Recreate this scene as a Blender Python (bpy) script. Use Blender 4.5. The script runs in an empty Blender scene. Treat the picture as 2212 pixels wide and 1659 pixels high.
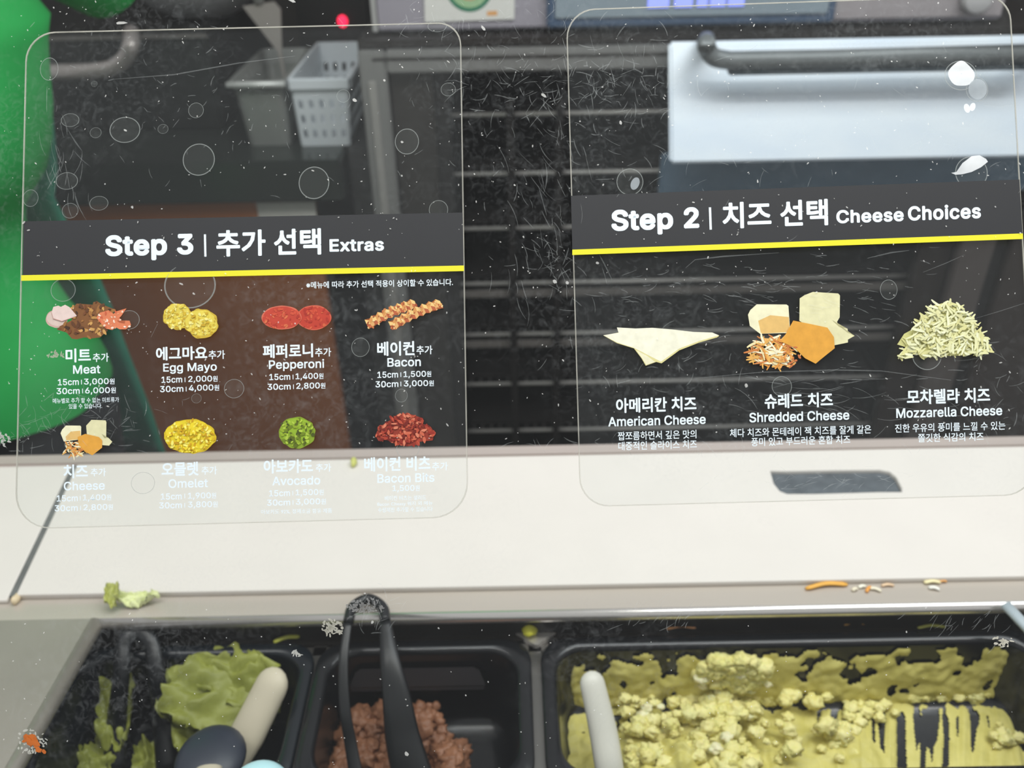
import bpy, bmesh, math, random
from mathutils import Vector, Matrix, noise
random.seed(7)
R = math.radians
S = bpy.context.scene
COL = S.collection

# ------------------------------------------------------------------ camera
W, H = 2212.0, 1659.0
F = 1900.0
PITCH, ROLL = R(33.0), R(1.1)
CAM = Vector((0, 0, 1.40))
AX = Vector((0, math.cos(PITCH), -math.sin(PITCH)))
R0 = Vector((1, 0, 0))
U0 = R0.cross(AX)
RT = R0 * math.cos(ROLL) - U0 * math.sin(ROLL)
UP = U0 * math.cos(ROLL) + R0 * math.sin(ROLL)
cd = bpy.data.cameras.new('camera')
cam = bpy.data.objects.new('camera', cd)
COL.objects.link(cam)
cam.matrix_world = Matrix((( RT.x, UP.x, -AX.x, CAM.x), (RT.y, UP.y, -AX.y, CAM.y),
                           (RT.z, UP.z, -AX.z, CAM.z), (0, 0, 0, 1)))
cd.sensor_width = 36.0
cd.lens = 36.0 * F / W
cd.clip_start = 0.02
cd.dof.use_dof = True
cd.dof.focus_distance = 0.415
cd.dof.aperture_fstop = 9.5
S.camera = cam

# ------------------------------------------------------------------ world, lights, exposure
wd = bpy.data.worlds.new('room_light')
S.world = wd
wd.use_nodes = True
wd.node_tree.nodes['Background'].inputs[0].default_value = (0.97, 0.98, 1.0, 1)
wd.node_tree.nodes['Background'].inputs[1].default_value = 0.55

def area(name, loc, sx, sy, power, color=(1, 1, 1), target=None):
    ld = bpy.data.lights.new(name, 'AREA')
    ld.shape = 'RECTANGLE'; ld.size = sx; ld.size_y = sy
    ld.energy = power; ld.color = color
    o = bpy.data.objects.new(name, ld); COL.objects.link(o)
    o.location = loc
    if target is not None:
        o.rotation_euler = (Vector(target) - Vector(loc)).to_track_quat('-Z', 'Y').to_euler()
    return o
area('ceiling_panel_light', (0.1, 0.27, 2.55), 2.4, 0.22, 24, (1.0, 0.99, 0.97))
area('counter_strip_light', (0.15, 0.43, 1.98), 1.5, 0.12, 1.8, (1.0, 0.98, 0.96))
area('kitchen_fill_light', (0.6, 0.70, 2.35), 1.6, 0.3, 10.5, (0.9, 0.97, 1.0))  # unseen fill, placed to brighten the pale oven panel
S.view_settings.view_transform = 'Standard'
S.view_settings.look = 'None'
S.view_settings.gamma = 1.0
S.view_settings.use_curve_mapping = False
S.view_settings.exposure = -0.22
S.cycles.transparent_max_bounces = 32

# ------------------------------------------------------------------ pixel -> ray helpers (photo frame 2212 x 1659)
def ray(px, py):
    return (AX + RT * ((px - W / 2) / F) - UP * ((py - H / 2) / F))
def onz(px, py, z):
    d = ray(px, py); return CAM + d * ((z - CAM.z) / d.z)
def ony(px, py, y):
    d = ray(px, py); return CAM + d * ((y - CAM.y) / d.y)
GD = 0.42
GN = (AX - UP * 0.0747 + RT * 0.032)       # plane: dot(p - CAM, GN) = GD
GNU = GN.normalized()
def ong(px, py, lift=0.0):
    """point on the customer-side face of the sneeze guard, LIFT metres towards the customer"""
    d = ray(px, py)
    return CAM + d * (GD / d.dot(GN)) - GNU * lift

# ------------------------------------------------------------------ materials
def srgb(c):
    return tuple(((v / 255.0) / 12.92 if v / 255.0 <= 0.04045 else ((v / 255.0 + 0.055) / 1.055) ** 2.4) for v in c)
MATS = {}
def mat(name, rgb, rough=0.5, metal=0.0, var=0.08, scale=30.0, stretch=(1, 1, 1), bump=0.0, bscale=None, spec=0.5, coat=0.0, sss=0.0, rgb2=None):
    if name in MATS: return MATS[name]
    m = bpy.data.materials.new(name); m.use_nodes = True
    nt = m.node_tree; N = nt.nodes; L = nt.links
    b = N['Principled BSDF']
    c = srgb(rgb)
    tc = N.new('ShaderNodeTexCoord'); mp = N.new('ShaderNodeMapping')
    mp.inputs['Scale'].default_value = stretch
    L.new(tc.outputs['Object'], mp.inputs[0])
    nz = N.new('ShaderNodeTexNoise'); nz.inputs['Scale'].default_value = scale; nz.inputs['Detail'].default_value = 5
    L.new(mp.outputs[0], nz.inputs['Vector'])
    mx = N.new('ShaderNodeMix'); mx.data_type = 'RGBA'
    c2 = srgb(rgb2) if rgb2 else None
    mx.inputs[6].default_value = tuple(min(1, v * (1 - var)) for v in c) + (1,)
    mx.inputs[7].default_value = (tuple(c2) if c2 else tuple(min(1, v * (1 + var)) for v in c)) + (1,)
    L.new(nz.outputs['Fac'], mx.inputs[0])
    L.new(mx.outputs[2], b.inputs['Base Color'])
    b.inputs['Roughness'].default_value = rough
    b.inputs['Metallic'].default_value = metal
    b.inputs['Specular IOR Level'].default_value = spec
    if coat: b.inputs['Coat Weight'].default_value = coat
    if sss:
        b.inputs['Subsurface Weight'].default_value = sss
        b.inputs['Subsurface Scale'].default_value = 0.004
    if bump:
        n2 = N.new('ShaderNodeTexNoise'); n2.inputs['Scale'].default_value = bscale or scale; n2.inputs['Detail'].default_value = 4
        L.new(mp.outputs[0], n2.inputs['Vector'])
        bp = N.new('ShaderNodeBump'); bp.inputs['Strength'].default_value = bump; bp.inputs['Distance'].default_value = 0.002
        L.new(n2.outputs['Fac'], bp.inputs['Height']); L.new(bp.outputs[0], b.inputs['Normal'])
    MATS[name] = m
    return m

def clear_mat(name, haze=0.02, dust=0.0, tint=(1, 1, 1), refl=0.05, dscale=60.0):
    """clear sheet: transparent + weak mirror, with diffuse dust by noise"""
    m = bpy.data.materials.new(name); m.use_nodes = True
    nt = m.node_tree; N = nt.nodes; L = nt.links
    N.remove(N['Principled BSDF'])
    out = N['Material Output']
    tr = N.new('ShaderNodeBsdfTransparent'); tr.inputs[0].default_value = tint + (1,)
    gl = N.new('ShaderNodeBsdfGlossy'); gl.inputs['Roughness'].default_value = 0.04
    df = N.new('ShaderNodeBsdfDiffuse'); df.inputs[0].default_value = (0.72, 0.75, 0.76, 1)
    a = N.new('ShaderNodeMixShader'); a.inputs[0].default_value = refl
    L.new(tr.outputs[0], a.inputs[1]); L.new(gl.outputs[0], a.inputs[2])
    b = N.new('ShaderNodeMixShader')
    L.new(a.outputs[0], b.inputs[1]); L.new(df.outputs[0], b.inputs[2])
    if dust:
        tc = N.new('ShaderNodeTexCoord')
        n1 = N.new('ShaderNodeTexNoise'); n1.inputs['Scale'].default_value = dscale * 4; n1.inputs['Detail'].default_value = 8; n1.inputs['Distortion'].default_value = 1.5
        n2 = N.new('ShaderNodeTexNoise'); n2.inputs['Scale'].default_value = dscale * 0.15; n2.inputs['Detail'].default_value = 3
        r1 = N.new('ShaderNodeMapRange'); r1.inputs[1].default_value = 0.50; r1.inputs[2].default_value = 0.72
        r2 = N.new('ShaderNodeMapRange'); r2.inputs[1].default_value = 0.46; r2.inputs[2].default_value = 0.66
        for n in (n1, n2): L.new(tc.outputs['Object'], n.inputs['Vector'])
        L.new(n1.outputs['Fac'], r1.inputs[0]); L.new(n2.outputs['Fac'], r2.inputs[0])
        mu = N.new('ShaderNodeMath'); mu.operation = 'MULTIPLY'
        L.new(r1.outputs[0], mu.inputs[0]); L.new(r2.outputs[0], mu.inputs[1])
        ma = N.new('ShaderNodeMath'); ma.operation = 'MULTIPLY_ADD'; ma.inputs[1].default_value = dust; ma.inputs[2].default_value = haze
        L.new(mu.outputs[0], ma.inputs[0]); L.new(ma.outputs[0], b.inputs[0])
    else:
        b.inputs[0].default_value = haze
    L.new(b.outputs[0], out.inputs[0])
    MATS[name] = m
    return m

def veil_mat(name, rgb, alpha):
    """thin translucent film (scratches, bubble rims)"""
    m = bpy.data.materials.new(name); m.use_nodes = True
    nt = m.node_tree; N = nt.nodes; L = nt.links
    b = N['Principled BSDF']
    nz = N.new('ShaderNodeTexNoise'); nz.inputs['Scale'].default_value = 90
    tc = N.new('ShaderNodeTexCoord'); L.new(tc.outputs['Object'], nz.inputs['Vector'])
    mr = N.new('ShaderNodeMapRange'); mr.inputs[3].default_value = alpha * 0.55; mr.inputs[4].default_value = min(1, alpha * 1.45)
    L.new(nz.outputs['Fac'], mr.inputs[0]); L.new(mr.outputs[0], b.inputs['Alpha'])
    b.inputs['Base Color'].default_value = srgb(rgb) + (1,)
    b.inputs['Roughness'].default_value = 0.6
    MATS[name] = m
    return m

def print_mat():
    """printed ink: colour comes from the artwork's own colour layer"""
    m = bpy.data.materials.new('printed_picture'); m.use_nodes = True
    nt = m.node_tree; N = nt.nodes; L = nt.links
    b = N['Principled BSDF']
    at = N.new('ShaderNodeAttribute'); at.attribute_name = 'ink'
    nz = N.new('ShaderNodeTexNoise'); nz.inputs['Scale'].default_value = 260; nz.inputs['Detail'].default_value = 4
    tc = N.new('ShaderNodeTexCoord'); L.new(tc.outputs['Object'], nz.inputs['Vector'])
    mr = N.new('ShaderNodeMapRange'); mr.inputs[1].default_value = 0.3; mr.inputs[2].default_value = 0.7; mr.inputs[3].default_value = 0.90; mr.inputs[4].default_value = 1.06
    L.new(nz.outputs['Fac'], mr.inputs[0])
    mx = N.new('ShaderNodeMix'); mx.data_type = 'RGBA'; mx.blend_type = 'MULTIPLY'; mx.inputs[0].default_value = 1
    L.new(at.outputs['Color'], mx.inputs[6]); L.new(mr.outputs[0], mx.inputs[7])
    L.new(mx.outputs[2], b.inputs['Base Color'])
    b.inputs['Roughness'].default_value = 0.45
    MATS['print'] = m
    return m

# ------------------------------------------------------------------ object helpers
def obj(name, bm_or_me, m, parent=None, smooth=False):
    if isinstance(bm_or_me, bmesh.types.BMesh):
        me = bpy.data.meshes.new(name)
        bm_or_me.to_mesh(me); bm_or_me.free()
    else:
        me = bm_or_me
    if m is not None: me.materials.append(m)
    if smooth:
        for p in me.polygons: p.use_smooth = True
    o = bpy.data.objects.new(name, me); COL.objects.link(o)
    if parent is not None:
        o.parent = parent
        q = parent; loc = Vector()
        while q is not None: loc += q.location if q.type == 'EMPTY' else Vector(); q = q.parent
        if parent.type == 'EMPTY':
            o.matrix_parent_inverse = Matrix.Translation(-loc)
    return o
def tag(o, label=None, cat=None, group=None, kind=None):
    if label: o['label'] = label
    if cat: o['category'] = cat
    if group: o['group'] = group
    if kind: o['kind'] = kind
    return o
def thing(name, label, cat, loc, group=None):
    o = bpy.data.objects.new(name, None); COL.objects.link(o); o.location = loc
    o.empty_display_size = 0.02
    return tag(o, label, cat, group)

def add_box(bm, lo, hi, bev=0.0, seg=2):
    x0, y0, z0 = lo; x1, y1, z1 = hi
    v = [bm.verts.new(p) for p in ((x0, y0, z0), (x1, y0, z0), (x1, y1, z0), (x0, y1, z0), (x0, y0, z1), (x1, y0, z1), (x1, y1, z1), (x0, y1, z1))]
    fs = [bm.faces.new([v[i] for i in q]) for q in ((0, 3, 2, 1), (4, 5, 6, 7), (0, 1, 5, 4), (1, 2, 6, 5), (2, 3, 7, 6), (3, 0, 4, 7))]
    if bev:
        es = set(e for f in fs for e in f.edges)
        bmesh.ops.bevel(bm, geom=list(es), offset=bev, segments=seg, affect='EDGES', clamp_overlap=True)
    return bm
def box(lo, hi, bev=0.0, seg=2):
    return add_box(bmesh.new(), lo, hi, bev, seg)
def loft(bm, loops, cap0=True, cap1=True, closed=True):
    rows = [[bm.verts.new(p) for p in lp] for lp in loops]
    n = len(rows[0])
    for a, b in zip(rows, rows[1:]):
        for i in range(n if closed else n - 1):
            j = (i + 1) % n
            bm.faces.new((a[i], a[j], b[j], b[i]))
    if cap0: bm.faces.new(rows[0][::-1])
    if cap1: bm.faces.new(rows[-1])
    return bm
def add_tube(bm, pts, rad, n=12, flat=1.0, upv=Vector((0, 0, 1)), cap=True):
    """swept tube; rad a number or list; flat squashes the section along its second axis"""
    pts = [Vector(p) for p in pts]
    loops = []
    for i, p in enumerate(pts):
        t = (pts[min(i + 1, len(pts) - 1)] - pts[max(i - 1, 0)]).normalized()
        s = t.cross(upv)
        if s.length < 1e-4: s = t.cross(Vector((1, 0, 0)))
        s.normalize(); w = s.cross(t).normalized()
        r = rad[i] if isinstance(rad, (list, tuple)) else rad
        loops.append([p + s * (r * math.cos(a)) + w * (r * flat * math.sin(a)) for a in (2 * math.pi * k / n for k in range(n))])
    return loft(bm, loops, cap, cap)
def smooth_path(pts, n=8):
    pts = [Vector(p) for p in pts]; out = []
    P = [pts[0] * 2 - pts[1]] + pts + [pts[-1] * 2 - pts[-2]]
    for i in range(1, len(P) - 2):
        for k in range(n):
            t = k / n
            a, b, c, d = P[i - 1], P[i], P[i + 1], P[i + 2]
            out.append(0.5 * ((2 * b) + (c - a) * t + (2 * a - 5 * b + 4 * c - d) * t * t + (3 * b - a - 3 * c + d) * t ** 3))
    out.append(pts[-1])
    return out
def lerp_list(vals, n):
    out = []
    for i in range(len(vals) - 1):
        for k in range(n): out.append(vals[i] + (vals[i + 1] - vals[i]) * k / n)
    out.append(vals[-1]); return out
def add_lump(bm, c, r, seed=0.0, amp=0.25, freq=1.6, sub=2, scale=(1, 1, 1)):
    tmp = bmesh.new()
    bmesh.ops.create_icosphere(tmp, subdivisions=sub, radius=1.0)
    mp = {}
    for v in tmp.verts:
        d = v.co.normalized()
        k = 1 + amp * noise.noise(d * freq + Vector((seed, seed * 1.7, -seed))) + amp * 0.5 * noise.noise(d * freq * 2.7 + Vector((seed * 2, 3, seed)))
        mp[v.index] = bm.verts.new(Vector(c) + Vector((d.x * scale[0], d.y * scale[1], d.z * scale[2])) * (r * k))
    for f in tmp.faces: bm.faces.new([mp[v.index] for v in f.verts])
    tmp.free()
    return bm
def rrect(x0, y0, x1, y1, r, z, n=7):
    pts = []
    for cx, cy, a0 in ((x1 - r, y1 - r, 0), (x0 + r, y1 - r, 90), (x0 + r, y0 + r, 180), (x1 - r, y0 + r, 270)):
        for k in range(n):
            a = R(a0 + 90.0 * k / (n - 1))
            pts.append(Vector((cx + r * math.cos(a), cy + r * math.sin(a), z)))
    return pts

# ------------------------------------------------------------------ the setting
m_floor = mat('floor_tile', (74, 70, 66), 0.5, var=0.15, scale=6)
m_wall = mat('wall_paint', (52, 48, 44), 0.7, var=0.12, scale=4)
o = obj('floor', box((-2.6, -1.5, -0.05), (2.6, 2.4, 0.0)), m_floor); tag(o, kind='structure')
o = obj('wall_back', box((-2.6, 2.3, 0.0), (2.6, 2.4, 2.8)), m_wall); tag(o, kind='structure')

# ------------------------------------------------------------------ prep counter
ZT = 0.8905           # cutting board top
ZD = 0.885           # steel deck
ZR = 0.858           # pan rims
m_steel = mat('brushed_steel', (196, 187, 176), 0.36, 0.3, var=0.07, scale=16, stretch=(0.3, 4, 4))
m_deck = mat('worn_steel_deck', (168, 162, 152), 0.45, 0.5, var=0.12, scale=14)
m_dark = mat('dark_steel_well', (46, 44, 43), 0.35, 0.3, var=0.2, scale=20)
m_board = mat('white_polyethylene_board', (224, 218, 211), 0.55, var=0.04, scale=18, bump=0.05, bscale=200)

ye = onz(1250, 1316, ZD).y                      # edge of the ledge over the wells
A = onz(205, 1335, ZD); B = onz(20, 1659, ZD)   # left side of the opening
xr = onz(2365, 1500, ZD).x
yn = onz(1600, 1700, ZR).y - 0.006
xl = A.x + 0.004
yfar = onz(1100, 961, ZD + 0.005).y
counter = thing('prep_counter', 'long stainless steel sandwich prep counter holding the black food pans and white cutting boards', 'counter', (0, 0.4, 0.0))
bm = bmesh.new()
add_box(bm, (-1.15, ye, ZD - 0.004), (1.25, yfar, ZD), 0.0)
obj('work_ledge', bm, m_steel, counter)
bm = bmesh.new()                                # rolled lip along the well
add_tube(bm, [(A.x - 0.002, ye, ZD - 0.0055), (1.25, ye, ZD - 0.0055)], 0.0055, 16)
obj('rolled_lip', bm, mat('polished_steel_lip', (226, 222, 218), 0.22, 0.8, var=0.03), counter, True)
bm = bmesh.new()                                # deck left of the wells, its edge running away from us
v = [Vector((-1.15, 0.08, ZD)), Vector((B.x + (0.08 - B.y) * (A.x - B.x) / (A.y - B.y), 0.08, ZD)), Vector((A.x, ye, ZD)), Vector((-1.15, ye, ZD))]
loft(bm, [[p - Vector((0, 0, 0.004)) for p in v], v])
obj('side_deck', bm, m_deck, counter)
bm = bmesh.new()
add_tube(bm, [v[1] - Vector((0, 0, 0.005)), v[2] - Vector((0, 0, 0.005))], 0.006, 12)
obj('rolled_lip', bm, m_deck, counter, True)
obj('front_deck', box((v[1].x + 0.03, 0.08, ZD - 0.004), (1.25, yn - 0.004, ZD)), m_deck, counter)
obj('side_deck', box((xr, yn - 0.003, ZD - 0.004), (1.25, ye - 0.001, ZD)), m_deck, counter)
bm = bmesh.new()                                # the well below the deck: back, sides, bottom
add_box(bm, (-0.5, ye + 0.002, 0.62), (xr + 0.02, ye + 0.006, ZD - 0.005))
add_box(bm, (-0.5, 0.12, 0.61), (xr + 0.02, ye + 0.006, 0.62))
add_box(bm, (xr + 0.004, 0.12, 0.62), (xr + 0.02, ye + 0.002, ZD - 0.005))
obj('well', bm, m_dark, counter)
bm = bmesh.new()
add_box(bm, (-1.15, ye + 0.01, 0.0), (1.25, yfar - 0.002, ZD - 0.006))
add_box(bm, (-1.15, 0.08, 0.0), (1.25, 0.11, ZD - 0.005))
obj('cabinet', bm, m_steel, counter)
bm = bmesh.new()
yb1 = onz(1100, 985, ZT).y
add_box(bm, (-1.15, yb1 + 0.001, ZD), (1.25, yfar, ZD + 0.005), 0.002)
obj('rear_rail', bm, mat('dull_steel_rail', (188, 175, 168), 0.5, 0.15, var=0.06, stretch=(0.3, 3, 3)), counter)

# cutting boards: the seam runs away from us at the left
yb0 = onz(1250, 1262, ZT).y
s1 = onz(168, 990, ZT); s0 = onz(-4, 1352, ZT)
def seam_x(y): return s0.x + (y - s0.y) * (s1.x - s0.x) / (s1.y - s0.y)
def poly_board(name, outer, holes, z0, z1, m):
    cu = bpy.data.curves.new(name, 'CURVE'); cu.dimensions = '2D'; cu.fill_mode = 'BOTH'
    cu.extrude = (z1 - z0) / 2 - 0.0012; cu.bevel_depth = 0.0012; cu.bevel_resolution = 2; cu.offset = -0.0012
    for lp in [outer] + holes:
        sp = cu.splines.new('POLY'); sp.points.add(len(lp) - 1); sp.use_cyclic_u = True
        for q, p in zip(sp.points, lp): q.co = (p[0], p[1], 0, 1)
    t = bpy.data.objects.new(name, cu); COL.objects.link(t)
    bpy.context.view_layer.update()
    me = bpy.data.meshes.new_from_object(t.evaluated_get(bpy.context.evaluated_depsgraph_get()))
    bpy.data.objects.remove(t); bpy.data.curves.remove(cu)
    me.transform(Matrix.Translation((0, 0, (z0 + z1) / 2)))
    me.name = name
    return obj(name, me, m)
hole_px = [(1664, 1016), (1700, 1017), (1800, 1015), (1900, 1014), (1922, 1018), (1936, 1030), (1948, 1054), (1948, 1062), (1900, 1062), (1760, 1066), (1700, 1066), (1685, 1060), (1672, 1044)]
hole = [onz(x, y, ZT) for x, y in hole_px]
g = 0.0022
ob = poly_board('cutting_board', [(seam_x(yb0) + g, yb0), (1.2, yb0), (1.2, yb1), (seam_x(yb1) + g, yb1)], [[(p.x, p.y) for p in hole]], ZD, ZT, m_board)
tag(ob, 'long white cutting board with a dark hand slot, behind the food pans', 'cutting board', 'white cutting boards')
ob = poly_board('cutting_board', [(-1.1, yb0 - 0.004), (seam_x(yb0) - g - .001, yb0 - 0.004), (seam_x(yb1) - g - .001, yb1), (-1.1, yb1)], [], ZD, ZT - 0.001, m_board)
tag(ob, 'plain white cutting board beyond the slanting dark gap, by the green-shirted person', 'cutting board', 'white cutting boards')
# dark fill in the seam; in the slot it paints the shaded void
m_seam = mat('dark_seam_fill', (104, 106, 104), 0.8, var=0.5, scale=60)
bm = bmesh.new()
loft(bm, [[Vector((seam_x(yb0) - g - .001, yb0, z)), Vector((seam_x(yb0) + g, yb0, z)), Vector((seam_x(yb1) + g, yb1, z)), Vector((seam_x(yb1) - g - .001, yb1, z))] for z in (ZD, ZT - 0.0012)])
obj('seam_fill', bm, m_seam, counter)
bm = bmesh.new()
hc = sum(hole, Vector()) / len(hole)
loft(bm, [[Vector((hc.x + (p.x - hc.x) * 0.99, hc.y + (p.y - hc.y) * 0.99, z)) for p in hole] for z in (ZD, ZT - 0.004)])
obj('slot_shade', bm, mat('slate_shade', (64, 72, 80), 0.7, var=0.4, scale=90, rgb2=(105, 112, 118)), counter)

# ------------------------------------------------------------------ food pans
m_pan = mat('black_polycarbonate', (20, 22, 25), 0.22, var=0.15, scale=30, spec=0.5)
m_pan2 = mat('blue_sheen_polycarbonate', (19, 26, 32), 0.25, var=0.2, scale=30)  # black pan with a blue reflected sheen put into its colour
PD = 0.062
def make_pan(x0, x1, y0, y1, lip, label, m, depth=PD):
    t = thing('food_pan', label, 'food pan', ((x0 + x1) / 2, (y0 + y1) / 2, 0.62), 'black food pans in the counter well')
    bm = bmesh.new(); z = ZR
    r = 0.022
    loops = [rrect(x0, y0, x1, y1, r, z - 0.006), rrect(x0, y0, x1, y1, r, z - 0.001), rrect(x0 + .001, y0 + .001, x1 - .001, y1 - .001, r, z),
             rrect(x0 + lip - .002, y0 + lip - .002, x1 - lip + .002, y1 - lip + .002, r, z), rrect(x0 + lip, y0 + lip, x1 - lip, y1 - lip, r, z - 0.002)]
    obj('rim', loft(bm, loops + [rrect(x0 + lip + .0005, y0 + lip + .0005, x1 - lip - .0005, y1 - lip - .0005, r, z - 0.006)], False, False), m, t, True)
    bm = bmesh.new(); l2 = lip + 0.0005
    loops = [rrect(x0 + l2, y0 + l2, x1 - l2, y1 - l2, r, z - 0.004)]
    for k in range(1, 5):
        q = k / 4; e = l2 + 0.006 * q
        loops.append(rrect(x0 + e, y0 + e, x1 - e, y1 - e, r, z - 0.004 - (depth - 0.012) * q))
    e = l2 + 0.010; loops.append(rrect(x0 + e, y0 + e, x1 - e, y1 - e, r * .8, z - depth + 0.003))
    e = l2 + 0.018; loops.append(rrect(x0 + e, y0 + e, x1 - e, y1 - e, r * .6, z - depth))
    inner = loops
    outer = [[p + Vector((0, 0, -0.002)) for p in lp] for lp in loops]
    bm2 = loft(bm, inner, False, True)
    obj('basin', bm2, m, t, True)
    return t, (x0 + l2, x1 - l2, y0 + l2, y1 - l2, z - depth)
yf = onz(1650, 1368, ZR).y
yn_ = onz(1700, 1692, ZR).y
xa = onz(1172, 1500, ZR).x; xb = onz(2325, 1500, ZR).x
pan_egg, IE = make_pan(xa, xb, yn_, yf, 0.011, 'wide black food pan smeared with yellow egg salad, with a white spoon in it', m_pan)
xc0 = onz(668, 1500, ZR).x; xc1 = onz(1150, 1500, ZR).x
pan_meat, IM = make_pan(xc0, xc1, yn_, yf, 0.011, 'black food pan of brown shredded meat with black tongs, beside the egg salad pan', m_pan, 0.075)
xd0 = onz(112, 1500, ZR).x
pan_green, IG = make_pan(xd0, xc0 - 0.002, yn_, yf, 0.010, 'black food pan of green lettuce next to the bare steel deck', m_pan2, 0.075)
m_prail = mat('pan_support_steel', (120, 118, 114), 0.3, 0.8)
bm = bmesh.new()                                # cross bars under the rims
for x in (xa - 0.004, xc0 - 0.001, xd0 - 0.002, xb + 0.002):
    add_box(bm, (x - 0.005, 0.13, ZR - 0.018), (x + 0.005, ye + 0.003, ZR - 0.0065))
for y in (yf - 0.004, yn_ + 0.004):
    add_box(bm, (xd0 - 0.01, y - 0.004, ZR - 0.018), (xb + 0.02, y + 0.004, ZR - 0.0065))
obj('pan_rails', bm, m_prail, counter)
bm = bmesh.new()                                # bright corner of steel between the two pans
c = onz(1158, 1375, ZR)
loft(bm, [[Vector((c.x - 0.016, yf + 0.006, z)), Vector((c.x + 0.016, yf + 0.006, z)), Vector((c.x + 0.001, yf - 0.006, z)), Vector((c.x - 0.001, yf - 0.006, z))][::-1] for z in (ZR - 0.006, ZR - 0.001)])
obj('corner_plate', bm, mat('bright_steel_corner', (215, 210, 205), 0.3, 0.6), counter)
bm = bmesh.new()                                # dark strip of steel between the lip and the pans
add_box(bm, (xd0 - 0.03, yf + 0.001, ZR - 0.006), (xr + 0.004, ye + 0.002, ZR - 0.003))
obj('well_strip', bm, mat('dark_brushed_steel', (70, 66, 63), 0.4, 0.6, var=0.15, stretch=(0.3, 3, 3)), counter)

# ------------------------------------------------------------------ egg salad
m_egg = mat('egg_salad', (238, 224, 108), 0.5, var=0.16, scale=55, rgb2=(252, 246, 184), bump=0.5, bscale=160, sss=0.1)
m_eggs = mat('egg_smear', (212, 202, 96), 0.55, var=0.25, scale=70, rgb2=(236, 226, 142), bump=0.4, bscale=150)
x0, x1, y0, y1, zf = IE
def sstep(a, b, t):
    t = max(0, min(1, (t - a) / (b - a))); return t * t * (3 - 2 * t)
bm = bmesh.new()
NU, NV = 330, 130
wall_h = PD - 0.006
tot = wall_h + (y1 - y0)
grid = {}
for j in range(NV + 1):
    s = tot * j / NV
    for i in range(NU + 1):
        u = i / NU
        x = x0 + 0.006 + (x1 - x0 - 0.012) * u
        if s < wall_h:
            q = s / wall_h
            p = Vector((x, y1 - 0.0005 - 0.008 * q, ZR - 0.005 - s)); n = Vector((0, -1, 0.12))
        else:
            p = Vector((x, y1 - 0.010 - (s - wall_h), zf + 0.0005)); n = Vector((0, 0, 1))
        # film: lumpy on the left, scraped in slanting streaks on the right
        lump = noise.noise(Vector((x * 55, s * 60, 3.1))) + 0.5 * noise.noise(Vector((x * 150, s * 150, 9)))
        xs = x + s * (0.35 + 0.5 * noise.noise(Vector((x * 9, 4, 2))))
        streak = noise.noise(Vector((xs * 150, s * 9, 5.5))) + 0.7 * noise.noise(Vector((xs * 340, s * 16, 1.5)))
        k = sstep(0.42, 0.62, u + 0.08 * noise.noise(Vector((s * 30, x * 20, 0)))) * sstep(wall_h * 0.9, wall_h * 1.3, s)
        h = (lump + 0.36) * (1 - k) + (streak + 0.13) * k
        if s < wall_h * 0.35: h -= 0.75 * (1 - s / (wall_h * 0.35)) - 0.25 * noise.noise(Vector((x * 40, 0, 0)))
        if abs(s - wall_h * 1.02) < 0.004 and u < .7: h -= 0.35
        if u < 0.03 or u > 0.97: h += 0.2
        mound = 0.0
        if s > wall_h:
            f = (s - wall_h) / (y1 - y0)
            mound = 0.020 * math.exp(-((u - 0.27) / 0.19) ** 2 - ((f - 0.62) / 0.36) ** 2) + 0.007 * math.exp(-((u - 0.62) / 0.07) ** 2 - ((f - 0.55) / 0.3) ** 2)
            if mound > 0.003: h = max(h, 0.25)
        th = 0.0012 + 0.0028 * max(0, min(h, 1.0)) + mound * (1 + 0.5 * lump)
        grid[i, j] = (p + n * th, h)
vm = {}
def gv(i, j):
    if (i, j) not in vm: vm[i, j] = bm.verts.new(grid[i, j][0])
    return vm[i, j]
for j in range(NV):
    for i in range(NU):
        if sum(grid[a, b][1] for a, b in ((i, j), (i + 1, j), (i + 1, j + 1), (i, j + 1))) > 0.0:
            bm.faces.new((gv(i, j + 1), gv(i + 1, j + 1), gv(i + 1, j), gv(i, j)))
film = obj('egg_salad', bm, m_eggs, None, True)
tag(film, 'yellow mashed egg salad smeared over the walls of the wide black pan', 'egg salad', kind='stuff')
bm = bmesh.new()
def egg_pt(px, py, z): return onz(px, py, z)
for k in range(430):
    if k < 130:      # the clump that hangs on the far wall
        a = random.random() * 6.28; r = random.random() ** 0.6
        px, py = 1575 + 66 * r * math.cos(a), 1425 + 55 * r * math.sin(a)
        if px < 1540 and py > 1440: px += 55
        z = ZR - 0.004 - 0.036 * (py - 1365) / 120.0
        p = egg_pt(px, py, z); p.y = min(p.y, y1 - 0.006)
        rr = random.uniform(0.0025, 0.0075)
    elif k < 360:
        px, py = random.gauss(1530, 110), random.uniform(1500, 1660)
        if px < 1345: px = 1345 + random.random() * 40
        p = egg_pt(px, py, zf + random.uniform(0.008, 0.024)); rr = random.uniform(0.002, 0.0065)
    else:
        px, py = random.choice([(1820, 1570), (1850, 1540), (1900, 1535), (1810, 1610), (1960, 1430), (2060, 1425), (1660, 1500), (2180, 1590)])
        px += random.gauss(0, 22); py += random.gauss(0, 14)
        p = egg_pt(px, py, zf + random.uniform(0.003, 0.010)); rr = random.uniform(0.002, 0.005)
    p.x = max(x0 + .012, min(x1 - .012, p.x)); p.y = max(y0 + .012, min(y1 - .008, p.y))
    add_lump(bm, p, rr, k * 1.37, 0.55, 2.0, 3, (1.15, 1, 0.8))
obj('egg_lumps', bm, m_egg, film, True)
bm = bmesh.new()
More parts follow.
